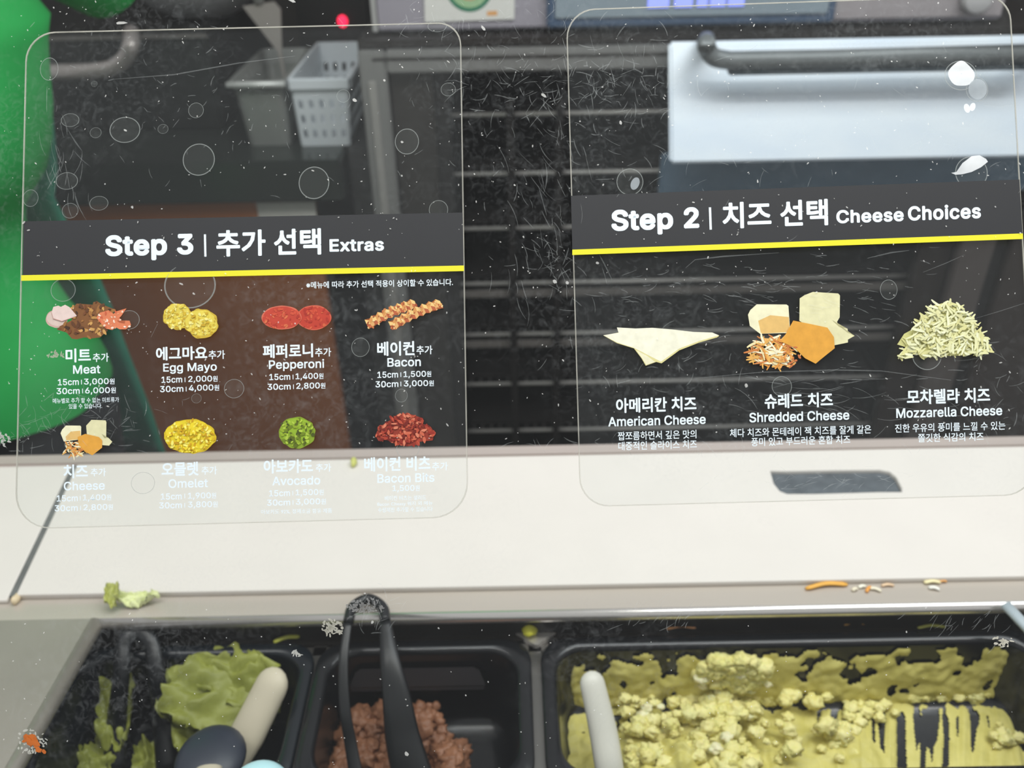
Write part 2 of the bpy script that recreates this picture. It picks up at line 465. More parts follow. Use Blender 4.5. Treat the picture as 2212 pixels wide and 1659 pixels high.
for k in range(20):                              # pieces of egg white
    px, py = random.gauss(1530, 110), random.uniform(1385, 1650)
    if px < 1350: continue
    if py < 1490: px, z = random.gauss(1575, 35), ZR - 0.008 - 0.03 * (py - 1365) / 120
    else: z = zf + random.uniform(0.02, 0.028)
    p = egg_pt(px, py, z); p.y = min(p.y, y1 - 0.012)
    add_lump(bm, p, random.uniform(0.0025, 0.005), k * 2.1, 0.5, 1.8, 3, (1.2, 1, 0.7))
tag(obj('egg_white_pieces', bm, mat('egg_white', (240, 234, 188), 0.4, var=0.05, sss=0.2), film, True), 'pale chopped egg white')

# white spoon standing in the egg
def spoon(label, px_pts, radii, m, flat=0.7, name='serving_spoon', bowl=True):
    pts = smooth_path(px_pts, 8); rd = lerp_list(radii, 8)
    # rounded tip
    t = (pts[0] - pts[1]).normalized(); r0 = rd[0]
    tip = [pts[0] + t * r0 * math.sin(R(a)) for a in (80, 60, 40, 20)]
    tr = [r0 * math.cos(R(a)) for a in (80, 60, 40, 20)]
    bm = add_tube(bmesh.new(), tip + pts, tr + rd, 16, flat)
    t_ = thing(name, label, 'spoon', pts[-1])
    obj('handle', bm, m, t_, True)
    if bowl:
        e = pts[-1]; bm = bmesh.new()
        add_lump(bm, e, 0.016, 1, 0.02, 1, 3, (1, 1.4, 0.35))
        obj('bowl', bm, m, t_, True)
    return t_
m_white = mat('white_plastic', (226, 224, 212), 0.4, var=0.04)
h0 = onz(1280, 1478, ZR + 0.004); h1 = onz(1303, 1580, ZR - 0.018); h2 = onz(1318, 1668, ZR - 0.036); h3 = onz(1330, 1715, zf + 0.010)
h3.y = max(h3.y, y0 + 0.02)
spoon('white plastic spoon leaning in the egg salad pan', [h0, h1, h2, h3], [0.0095, 0.0105, 0.0105, 0.009], m_white)

# ------------------------------------------------------------------ meat and tongs
x0, x1, y0, y1, zf = IM
m_meat = mat('brown_meat', (132, 84, 58), 0.5, var=0.4, scale=70, rgb2=(176, 122, 88), bump=0.5, bscale=200)
bm = bmesh.new()
for k in range(230):
    px, py = random.uniform(690, 1000), random.uniform(1530, 1700)
    top = 1560 - 25 * math.sin((px - 690) / 310 * 3.1) + (40 if px < 760 else 0) + (60 if px > 960 else 0)
    if py < top: py = top + random.random() * 60
    z = zf + 0.030 + random.uniform(-0.008, 0.010) - 0.00008 * max(0, py - 1600)
    p = onz(px, py, z); p.x = max(x0 + .012, min(x1 - .012, p.x)); p.y = max(y0 + .010, p.y)
    add_lump(bm, p, random.uniform(0.004, 0.0095), k * 0.77, 0.6, 2.2, 3, (1, 1, 0.8))
for k in range(14):
    p = onz(random.gauss(925, 14), random.uniform(1520, 1560), zf + 0.036)
    add_lump(bm, p, random.uniform(0.003, 0.006), k * 0.9, 0.4, 2, 2)
tag(obj('shredded_meat', bm, m_meat, None, True), 'heap of brown shredded meat in the middle black pan', 'meat', kind='stuff')
bm = bmesh.new()                                 # grey slab added for a reflection in the meat pan's wall
q = [onz(752, 1490, ZR - 0.03), onz(1052, 1485, ZR - 0.03), onz(1030, 1425, ZR - 0.012), onz(775, 1428, ZR - 0.012)]
for p in q: p.y = min(p.y, y1 - 0.004)
loft(bm, [[p - Vector((0, 0, 0.004)) for p in q], q])
bmesh.ops.bevel(bm, geom=list(bm.edges), offset=0.002, segments=2, affect='EDGES')
obj('wall_reflection', bm, mat('grey_reflection', (52, 50, 53), 0.45, var=0.1), pan_meat)

m_tong = mat('black_nylon', (26, 28, 30), 0.35, var=0.2, scale=40)
def tongs(label, L, Rr, top, wL, wR, m):
    t = thing('tongs', label, 'tongs', L[-1])
    lp = smooth_path(L, 8); rp = smooth_path(Rr, 8)
    vdir = Vector((0, -0.55, 0.83))
    obj('arm', add_tube(bmesh.new(), lp, lerp_list(wL, 8), 12, 0.35, vdir), m, t, True)
    obj('arm', add_tube(bmesh.new(), rp, lerp_list(wR, 8), 12, 0.35, vdir), m, t, True)
    obj('spring_loop', add_tube(bmesh.new(), smooth_path([L[0]] + top + [Rr[0]], 6), 0.0042, 12, 1.0, vdir), m, t, True)
    return t
zt = ZD + 0.008
L = [onz(752, 1345, zt), onz(742, 1430, zt - .012), onz(745, 1530, zt - .03), onz(758, 1610, zt - .05), onz(772, 1690, zf + .045)]
Rr = [onz(832, 1342, zt), onz(843, 1430, zt - .010), onz(858, 1515, zt - .026), onz(870, 1595, zt - .045), onz(895, 1690, zf + .045)]
for p in L + Rr: p.y = max(p.y, y0 + 0.008)
top = [onz(762, 1312, zt + .001), onz(795, 1294, zt + .001), onz(826, 1312, zt + .001)]
tongs('black tongs with a looped end leaning out of the shredded meat', L, Rr, top, [0.003, 0.0035, 0.004, 0.0045, 0.005], [0.0042, 0.0075, 0.0105, 0.0125, 0.0145], m_tong)

# ------------------------------------------------------------------ lettuce and its tools
x0, x1, y0, y1, zf = IG
m_let = mat('lettuce_green', (118, 124, 42), 0.5, var=0.35, scale=40, rgb2=(172, 178, 84), bump=0.4, bscale=90)
def leaf(bm, c, sx, sy, ang, seed, tilt=0.3, curl=0.006):
    n = 20; rows = []
    ca, sa = math.cos(ang), math.sin(ang)
    for layer in (0, 1):
        vs = {}
        for i in range(n + 1):
            for j in range(n + 1):
                u, w = i / n * 2 - 1, j / n * 2 - 1
                rr = 1 + 0.30 * noise.noise(Vector((u * 1.4 + seed, w * 1.4, seed))) + 0.14 * noise.noise(Vector((u * 4.5, w * 4.5, seed)))
                X, Y = u * sx * rr * math.sqrt(max(0, 1 - w * w * 0.45)), w * sy * rr * math.sqrt(max(0, 1 - u * u * 0.45))
                Z = curl * (noise.noise(Vector((u * 2.2, w * 2.2, seed))) * 1.9 + noise.noise(Vector((u * 5, w * 5, seed))) * .7 + u * u) + tilt * Y - layer * 0.0012
                vs[i, j] = bm.verts.new((c.x + X * ca - Y * sa, c.y + X * sa + Y * ca, c.z + Z))
        rows.append(vs)
    for vs, fl in ((rows[0], False), (rows[1], True)):
        for i in range(n):
            for j in range(n):
                q = (vs[i, j], vs[i + 1, j], vs[i + 1, j + 1], vs[i, j + 1])
                bm.faces.new(q[::-1] if fl else q)
lets = [((485, 1480), .042, .026, .2, 'broad crinkled lettuce leaf heaped highest in the green pan', .058), ((530, 1418), .034, .015, -.2, 'lettuce leaf against the far wall of the green pan', .062),
        ((430, 1530), .026, .030, .6, 'lettuce leaf under the black scoop head', .04), ((275, 1490), .013, .026, .1, 'narrow lettuce strip lying below the black tool loop', .04),
        ((222, 1600), .010, .022, -.2, 'thin dull lettuce strip deep in the dark of the pan', .012), ((140, 1645), .014, .013, .5, 'lettuce scrap in the near corner by the steel deck', .02),
        ((325, 1650), .012, .015, .3, 'dull lettuce piece between the strips and the scoop', .006), ((600, 1400), .016, .012, .4, 'small bright lettuce tip beside the pan rim', .03)]
for k, ((px, py), sx, sy, ang, lab, hz) in enumerate(lets):
    c = onz(px, py, zf + hz); c.x = max(x0 + sx + .002, min(x1 - sx - .002, c.x)); c.y = max(y0 + sy * .8 + .002, min(y1 - sy * .75 - .003, c.y))
    bm = bmesh.new(); leaf(bm, c, sx, sy, ang, k * 3.3 + 1, 0.55)
    tag(obj('lettuce_leaf', bm, m_let, None, True), lab, 'lettuce', 'lettuce in the green pan')
m_beige = mat('ivory_plastic', (214, 204, 180), 0.5, var=0.08)
p0, p1, p2 = onz(586, 1482, ZR + .012), onz(535, 1585, ZR - .012), onz(492, 1668, ZR - .03)
p2.y = max(p2.y, y0 + .01)
spoon('ivory handled scoop slanting across the green pan', [p0, p1, p2], [0.0135, 0.0145, 0.0115], m_beige, 0.6, bowl=False)
# black ring-ended tool in the near left of the pan
t = thing('black_ladle', 'black ladle with rounded head lying over the ivory scoop at the lower edge', 'ladle', onz(455, 1640, ZR))
hd = onz(455, 1640, ZR + .004)
bm = bmesh.new()
loops = []
for a in range(0, 91, 10):
    rr = 0.0235 * math.cos(R(a)) + 0.0003
    loops.append([hd + Vector((rr * math.cos(b), rr * math.sin(b) * 1.1, 0.011 * math.sin(R(a)))) for b in (2 * math.pi * q / 28 for q in range(28))])
obj('head', loft(bm, loops), mat('slate_black_nylon', (46, 52, 64), 0.4, var=0.15), t, True)
bm = bmesh.new(); add_tube(bm, [hd + Vector((0.004, -0.012, 0.008)), hd + Vector((0.006, -0.03, 0.006)), hd + Vector((0.007, -0.06, 0.004))], [0.0085, 0.0085, 0.007], 14, 0.6)
tag(obj('handle', bm, m_beige, t, True), 'ivory handle stub')
t = thing('black_tongs', 'black tool with a looped end standing at the far wall of the green pan', 'tongs', onz(300, 1500, zf))
lp_ = [onz(246, 1660, zf + .012), onz(252, 1560, zf + .035), onz(262, 1460, ZR - .004), onz(268, 1392, ZR + .010), onz(297, 1364, ZR + .014), onz(328, 1392, ZR + .010), onz(338, 1460, ZR - .004), onz(352, 1560, zf + .035), onz(362, 1660, zf + .012)]
for p in lp_: p.y = max(p.y, y0 + .006)
obj('bent_strip', add_tube(bmesh.new(), smooth_path(lp_, 8), lerp_list([.009, .008, .0065, .0065, .0075, .0065, .0065, .008, .009], 8), 12, .6, Vector((0, -.55, .83))), mat('soft_black_nylon', (14, 18, 22), 0.4, var=0.2), t, True)
# pale cyan dome at the very bottom, added for a likely reflection
t = thing('added_cyan_dome', 'pale cyan dome added for a bright spot at the counter edge, below the black ladle', 'glint', (0, 0, 0))
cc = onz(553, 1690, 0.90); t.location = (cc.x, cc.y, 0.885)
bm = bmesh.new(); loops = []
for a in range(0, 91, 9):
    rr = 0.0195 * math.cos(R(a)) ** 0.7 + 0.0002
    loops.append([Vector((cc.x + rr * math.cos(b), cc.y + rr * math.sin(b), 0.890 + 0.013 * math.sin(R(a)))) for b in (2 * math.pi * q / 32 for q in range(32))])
m_cyan = mat('pale_cyan_tone', (196, 240, 246), 0.35, var=0.02)
obj('glint_dome', loft(bm, loops), m_cyan, t, True)
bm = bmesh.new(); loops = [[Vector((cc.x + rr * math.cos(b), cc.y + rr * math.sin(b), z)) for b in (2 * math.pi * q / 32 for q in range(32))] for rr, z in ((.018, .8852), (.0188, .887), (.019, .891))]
obj('glint_skirt', loft(bm, loops), m_cyan, t, True)
# pale rod at the far right of the ledge
t = thing('steel_spatula', 'pale grey tool handle leaning over the ledge at the right end of the egg pan', 'spatula', onz(2230, 1370, ZR))
obj('handle', add_tube(bmesh.new(), [onz(2172, 1306, ZD + .007), onz(2215, 1352, ZD + .004), onz(2290, 1432, ZD + .001)], .0045, 12, .7), mat('pale_blue_grey_plastic', (176, 188, 194), 0.4), t, True)

# ------------------------------------------------------------------ crumbs
def crumb(name, label, px, py, z, ln, wd, rgb, ang=0.0, cat='crumb', grp='food crumbs on the counter', lump=False):
    c = onz(px, py, z); bm = bmesh.new()
    if lump:
        add_lump(bm, c + Vector((0, 0, wd * .6)), wd, px * .1, .35, 1.7, 2, (ln / wd * .5 if ln > wd else 1, 1, .7))
    else:
        d = Vector((math.cos(ang), math.sin(ang), 0)) * ln / 2
        n = Vector((-d.y, d.x, 0)).normalized()
        pts = smooth_path([c - d + Vector((0, 0, wd * .4)), c + n * ln * .06 + Vector((0, 0, wd * .7)), c + d + Vector((0, 0, wd * .4))], 5)
        add_tube(bm, pts, [wd * .35] + [wd * .5] * (len(pts) - 2) + [wd * .3], 8, .6)
    return tag(obj(name, bm, mat('food_%d_%d_%d' % rgb, rgb, .5, var=.15, scale=150), None, True), label, cat, grp)
lt = thing('lettuce_scrap', 'curled pale lettuce scrap lying on the edge of the cutting board', 'lettuce', onz(290, 1300, ZD), 'food crumbs on the counter')
bm = bmesh.new(); leaf(bm, onz(292, 1293, ZD + .006), .0165, .0052, .03, 5.1, .2, .004)
obj('rib', bm, mat('pale_lettuce', (222, 228, 170), .5, var=.1), lt, True)
bm = bmesh.new(); leaf(bm, onz(243, 1284, ZD + .012), .0055, .0085, .1, 8.1, .5, .004)
obj('leaf_edge', bm, mat('lettuce_edge', (186, 190, 104), .5, var=.15), lt, True)
crumb('cheese_shred', 'long orange cheese shred on the steel ledge, nearest the board', 1785, 1270, ZD, .034, .004, (236, 176, 72), .1, 'cheese')
crumb('cheese_shred', 'short upright orange cheese shred beside the pale curl', 1876, 1275, ZD, .008, .0028, (232, 160, 70), .8, 'cheese')
crumb('cheese_shred', 'pale curled cheese shred beside the short orange shred', 1890, 1276, ZD, .009, .003, (238, 230, 205), -.4, 'cheese')
crumb('cheese_shred', 'small white cheese fragment left of the pale curl', 1862, 1270, ZD, .006, .003, (244, 238, 220), .2, 'cheese')
crumb('cheese_shred', 'pinkish cheese fragment right of the pale curl', 1917, 1267, ZD, .010, .0028, (228, 196, 160), 0, 'cheese')
crumb('cheese_shred', 'creamy cheese shred touching the board, far right', 2013, 1261, ZD, .013, .0035, (240, 228, 180), 0, 'cheese')
crumb('cheese_shred', 'white cheese fragment below the creamy shred, far right', 2017, 1274, ZD, .008, .0032, (245, 242, 232), -.3, 'cheese')
crumb('cheese_shred', 'orange cheese tip touching the board, rightmost', 2036, 1258, ZD, .006, .0028, (232, 170, 100), 0, 'cheese')
crumb('cheese_shred', 'tiny white cheese curl on the steel left of the white fragment', 1846, 1276, ZD, .005, .003, (236, 226, 200), .4, 'cheese')
crumb('carrot_strip', 'salmon strip on the dark rim above the left of the egg pan', 1471, 1359, ZR, .023, .0032, (228, 166, 110), .02, 'crumb')
crumb('cheese_shred', 'orange strip on the dark rim above the middle of the egg pan', 1845, 1350, ZR, .017, .0032, (216, 162, 72), .02, 'cheese')
crumb('pickle_strip', 'thin yellow-green strip on the rim above the right of the egg pan', 2012, 1357, ZR, .022, .0025, (176, 176, 86), .02, 'crumb')
crumb('egg_crumb', 'bright yellow egg crumb on the steel corner between two pans', 1142, 1366, ZR, .012, .0062, (226, 222, 70), 0, 'crumb', lump=True)
crumb('egg_crumb', 'pale flat crumb on the dark strip behind the meat pan', 1027, 1366, ZR - .003, .012, .003, (226, 220, 206), .1, 'crumb')
crumb('egg_crumb', 'tiny yellow egg crumb beside the pale flat crumb', 1050, 1362, ZR - .003, .004, .003, (206, 196, 60), 0, 'crumb', lump=True)
crumb('lettuce_crumb', 'small yellow-green lettuce crumb on the board behind the Step 3 sign', 765, 1004, ZT, .006, .0055, (204, 206, 110), .3, 'crumb', lump=True)
crumb('lettuce_crumb', 'yellow lettuce shred on the rim of the green pan', 620, 1384, ZR, .020, .004, (176, 178, 70), .25, 'crumb')
crumb('board_crumb', 'cream crumb on the ledge by the gap between the boards', 37, 1300, ZD, .006, .005, (226, 206, 170), 0, 'crumb', lump=True)

# ------------------------------------------------------------------ sneeze guard
m_glass = clear_mat('dusty_glass', haze=0.004, dust=0.05, tint=(0.985, 0.99, 0.985), refl=0.012, dscale=50)
TH = 0.005
c00 = ong(-700, -330); c10 = ong(2950, -330)
def down_to(px0, zt):
    a, b = ong(px0, 200), ong(px0, 1400)
    d = b - a; return a + d * ((zt - a.z) / d.z)
c01, c11 = down_to(-700, ZD + 0.0005), down_to(2950, ZD + 0.0005)
guard = thing('sneeze_guard', 'tilted clear glass sneeze guard, dusty and scratched, standing on the counter front', 'sneeze guard', (c01 + c11) / 2)
bm = bmesh.new()
fr = [c00, c10, c11, c01]
back = [p + GNU * TH for p in fr]
back[2] = back[2] + Vector((0, 0, ZD + .0005 - back[2].z)); back[3] = back[3] + Vector((0, 0, ZD + .0005 - back[3].z))
loft(bm, [fr, back])
obj('glass_pane', bm, m_glass, guard)
def glass_quad(bm, px, py, ln, wd, ang, lift):
    """a sliver on the glass face, size in photo pixels"""
    ca, sa = math.cos(ang), math.sin(ang)
    pts = []
    for u, w in ((-.5, -.15), (-.2, -.5), (.25, -.4), (.5, 0.1), (.2, .5), (-.3, .4)):
        u *= ln * random.uniform(.8, 1.2); w *= wd * random.uniform(.7, 1.3)
        pts.append(bm.verts.new(ong(px + u * ca - w * sa, py + u * sa + w * ca, lift)))
    bm.faces.new(pts)
def scratch_path(bm, pts, wd, lift):
    L_, R_ = [], []
    for i, (x, y) in enumerate(pts):
        a = pts[max(i - 1, 0)]; b = pts[min(i + 1, len(pts) - 1)]
        dx, dy = b[0] - a[0], b[1] - a[1]; l = math.hypot(dx, dy) or 1
        w = wd * random.uniform(.5, 1.2) * (0.35 if i in (0, len(pts) - 1) else 1)
        L_.append(bm.verts.new(ong(x - dy / l * w / 2, y + dx / l * w / 2, lift))); R_.append(bm.verts.new(ong(x + dy / l * w / 2, y - dx / l * w / 2, lift)))
    for i in range(len(pts) - 1): bm.faces.new((L_[i], L_[i + 1], R_[i + 1], R_[i]))
m_scr = veil_mat('scratch_haze', (205, 210, 208), 0.13)
m_spk = veil_mat('dust_white', (240, 240, 234), 0.5)
bm = bmesh.new()
LF = 0.0021                                      # in front of the acrylic sheets too
def cluster(cx, cy, sx, sy, n, ln=(8, 40), wd=(1.0, 2.4), ang=None):
    for _ in range(n):
        x, y = random.gauss(cx, sx), random.gauss(cy, sy)
        a = random.random() * 6.28 if ang is None else random.gauss(ang, .25)
        l = random.uniform(*ln); k = random.uniform(-.8, .8); pts = []
        for q in range(6):
            pts.append((x, y)); x += math.cos(a) * l / 5; y += math.sin(a) * l / 5; a += k / 5
        scratch_path(bm, pts, random.uniform(*wd), random.choice((0.0003, LF)))
cluster(1150, 200, 110, 45, 120)
cluster(1330, 190, 90, 40, 90)
cluster(1160, 420, 60, 110, 60, (10, 70), ang=1.2)
cluster(1200, 570, 25, 30, 40)
cluster(1420, 330, 120, 90, 50)
cluster(1480, 630, 150, 40, 70, ang=.1)
cluster(1780, 640, 110, 60, 70, ang=.15)
cluster(1480, 760, 160, 50, 50)
cluster(1800, 860, 130, 35, 70, (20, 80), ang=.03)
cluster(1500, 960, 200, 8, 60)
cluster(140, 330, 25, 60, 30, (15, 60), ang=1.5)
cluster(100, 920, 60, 25, 60)
cluster(220, 900, 60, 35, 60)
cluster(700, 260, 220, 110, 50, (6, 25))
cluster(340, 220, 150, 110, 60, (5, 18))
cluster(1450, 1320, 60, 18, 30, (10, 40), ang=2.4)
cluster(2060, 1330, 60, 20, 30, (10, 40), ang=2.2)
cluster(800, 1320, 40, 20, 40)
cluster(1150, 50, 180, 30, 50)
cluster(1790, 1035, 70, 12, 40, (8, 40), ang=2.9)
cluster(2120, 870, 60, 60, 40)
cluster(1900, 250, 220, 80, 40, (6, 40))
for pts in ([(250, 175), (380, 165), (520, 140), (640, 125)], [(1500, 818), (1640, 805), (1800, 800), (1900, 802), (2050, 822)], [(1480, 580), (1500, 563), (1560, 556), (1680, 548)],
            [(1990, 590), (2040, 570), (2080, 552)], [(2100, 690), (2160, 672), (2212, 655)], [(330, 730), (345, 700)], [(1870, 560), (1920, 548), (1960, 543)], [(490, 985), (505, 960)]):
    scratch_path(bm, pts, 2.6, LF)
for cx, cy, rr in ((1130, 210, 70), (1330, 215, 80), (1250, 165, 60), (1200, 575, 35), (110, 915, 60), (210, 905, 60), (1450, 330, 60)):
    pass
tag(obj('scratches', bm, m_scr, guard), kind='stuff')
bm = bmesh.new()
for _ in range(900):
    x, y = random.uniform(0, W), random.uniform(0, 960)
    s = random.choice((1.2, 1.4, 1.6, 2.0, 2.6)) * random.uniform(.8, 1.3)
    glass_quad(bm, x, y, s * random.uniform(1, 2.6), s, random.random() * 3.14, LF)
for _ in range(160):
    x, y = random.uniform(0, W), random.uniform(1310, H)
    s = random.uniform(1.2, 3)
    glass_quad(bm, x, y, s * random.uniform(1, 2), s, random.random() * 3.14, .0003)
for x, y, l, w, a in ((266, 54, 26, 6, -.05), (768, 220, 10, 8, .3), (290, 450, 6, 6, 0), (632, 5, 24, 6, .4), (832, 178, 6, 5, .5), (395, 615, 11, 4, .4), (422, 636, 7, 4, .5), (870, 310, 6, 5, 0),
                      (640, 700, 5, 4, 0), (1340, 268, 10, 6, 1.2), (1610, 833, 9, 8, .6), (1198, 610, 10, 7, .4), (1290, 570, 8, 6, 0), (806, 1342, 8, 5, 1.9), (880, 1625, 9, 9, 0), (275, 285, 9, 4, .5),
                      (1175, 210, 16, 6, .6), (1225, 612, 8, 6, 1), (790, 1280, 6, 3, 0), (520, 1464, 6, 3, .5), (1045, 65, 14, 6, .8)):
    glass_quad(bm, x, y, l, w, a, LF)
tag(obj('dust_specks', bm, m_spk, guard), kind='stuff')
# dried splashes stuck to the pane
def splash(px, py, rx, ry, n, rgb, name, lab, core=None):
    bm = bmesh.new()
    for k in range(n):
        a = random.random() * 6.28; q = random.random() ** .7
        glass_quad(bm, px + rx * q * math.cos(a), py + ry * q * math.sin(a), random.uniform(3, 13), random.uniform(2, 6), random.random() * 3.14, .0003)
    o = obj(name, bm, veil_mat(name + '_%d' % px, rgb, .7), guard); tag(o, lab, kind='stuff')
    if core:
        bm = bmesh.new()
        for u, w, r in core:
            for _ in range(4): glass_quad(bm, px + u + random.gauss(0, 4), py + w + random.gauss(0, 4), r * random.uniform(3500, 6500), r * random.uniform(2500, 4500), random.random() * 3.14, random.uniform(.0005, .0008))
        tag(obj('dried_sauce', bm, mat('rust_orange_sauce', (196, 104, 36), .5, var=.3, scale=200), o, True), 'rust orange dried sauce')
splash(68, 1602, 34, 26, 60, (206, 206, 196), 'dried_splash', 'pale flaky splash with a rust orange centre', [(0, -6, .0034), (6, 2, .0030), (-6, -4, .0026), (16, 18, .0024), (11, 10, .0022)])
splash(718, 1356, 24, 18, 60, (196, 194, 180), 'dried_splash', 'crusty grey splash above the left of the meat pan')
splash(790, 1308, 40, 16, 70, (150, 150, 148), 'dried_splash', 'grey smudge over the loop of the tongs')
splash(640, 1412, 14, 6, 8, (214, 214, 206), 'dried_splash', 'small grey fleck beside the green pan')
splash(10, 948, 12, 16, 20, (206, 206, 200), 'dried_splash', 'white flakes low on the left edge of the pane')
splash(120, 766, 18, 7, 14, (190, 184, 168), 'dried_splash', 'tan flakes beside the word Meat')
splash(2165, 1385, 24, 12, 24, (220, 216, 200), 'dried_splash', 'white flakes over the right end of the egg pan')

# ------------------------------------------------------------------ menu sheets
m_acr = clear_mat('acrylic_sheet', haze=0.007, dust=0.03, tint=(0.985, 0.992, 0.99), refl=0.010, dscale=40)
m_edge = veil_mat('acrylic_edge', (196, 194, 182), 0.55)
m_head = mat('charcoal_ink', (46, 47, 49), 0.45, var=0.05, scale=60)
m_yel = mat('yellow_ink', (232, 226, 44), 0.45, var=0.02)
m_ink = mat('white_ink', (232, 244, 250), 0.5, var=0.01)
m_pic = print_mat()
SH = 0.0015                                      # sheet thickness
L1 = SH + 0.00012                                # ink layer
FONT_L = None
try:
    FONT_L = bpy.data.fonts.load(bpy.utils.system_resource('DATAFILES') + '/fonts/Inter.woff2')
except Exception:
    FONT_L = None
def text_mesh(body, latin, bold):
    cu = bpy.data.curves.new('lettering', 'FONT'); cu.body = body
    if latin and FONT_L: cu.font = FONT_L
    cu.space_character = 1.05 if latin and bold >= .03 else 1.0
    cu.resolution_u = 3; cu.fill_mode = 'FRONT'
    t = bpy.data.objects.new('lettering', cu); COL.objects.link(t)
    bpy.context.view_layer.update()
    me = bpy.data.meshes.new_from_object(t.evaluated_get(bpy.context.evaluated_depsgraph_get()))
    bpy.data.objects.remove(t); bpy.data.curves.remove(cu)
    vs = [v.co.copy() for v in me.vertices]; fs = [tuple(p.vertices) for p in me.polygons]
    bpy.data.meshes.remove(me)
    if bold:                                     # heavier strokes: the same letters laid over again, shifted by a hair
        base, bf = vs, fs; vs, fs = [], []
        nd = 8 if bold > .022 else 4
        for k in range(nd):
            d = Vector((math.cos(2 * math.pi * (k + .5) / nd), math.sin(2 * math.pi * (k + .5) / nd), 0)) * bold
            n0 = len(vs); vs += [v + d + Vector((0, 0, k + 1.0)) for v in base]; fs += [tuple(i + n0 for i in f) for f in bf]
    return vs, fs
def add_text(bm, body, x0, x1, yc, h, slope, bold=0.02, lift=L1):
    """lettering whose inked box is x0..x1 wide, h tall, centred on yc (photo pixels), running along slope"""
    if len(body) > 1 and body[-1] == '원':
        w = x1 - x0
        add_text(bm, body[:-1], x0, x0 + .81 * w, yc + .19 * w * -slope * 0 + .3, h, slope, bold, lift)
        add_text(bm, '원', x0 + .835 * w, x1, yc + .4 * w * slope - .6, h * .8, slope, .02, lift)
        return
    latin = all(ord(ch) < 128 for ch in body)
    vs, fs = text_mesh(body, latin, bold)
    ax, bx = min(v.x for v in vs), max(v.x for v in vs); ay, by = min(v.y for v in vs), max(v.y for v in vs)
    xc = (x0 + x1) / 2
    vv = []
    for v in vs:
        u = (v.x - ax) / (bx - ax) - .5; w = (v.y - ay) / (by - ay) - .5
        dx = u * (x1 - x0); dy = -w * h
        vv.append(bm.verts.new(ong(xc + dx - dy * slope * .6, yc + dy + dx * slope, lift + v.z * 3e-6)))
    for f in fs:
        try: bm.faces.new([vv[i] for i in f])
        except ValueError: pass
def add_bar(bm, xc, yc, w, h, slope, lift=L1):
    bm.faces.new([bm.verts.new(ong(xc + a * w / 2 - b * h / 2 * slope, yc + b * h / 2 + a * w / 2 * slope, lift)) for a, b in ((-1, 1), (1, 1), (1, -1), (-1, -1))])

def outline(TL, TR, BR, BL, rads, n=9):
    P = [Vector(p) for p in (TL, TR, BR, BL)]; out = []
    for i in range(4):
        p = P[i]; a = (P[i - 1] - p).normalized(); b = (P[(i + 1) % 4] - p).normalized(); r = rads[i]
        for k in range(n):
            t = k / (n - 1) * math.pi / 2
            out.append(p + a * r * (1 - math.sin(t)) + b * r * (1 - math.cos(t)))
    return out

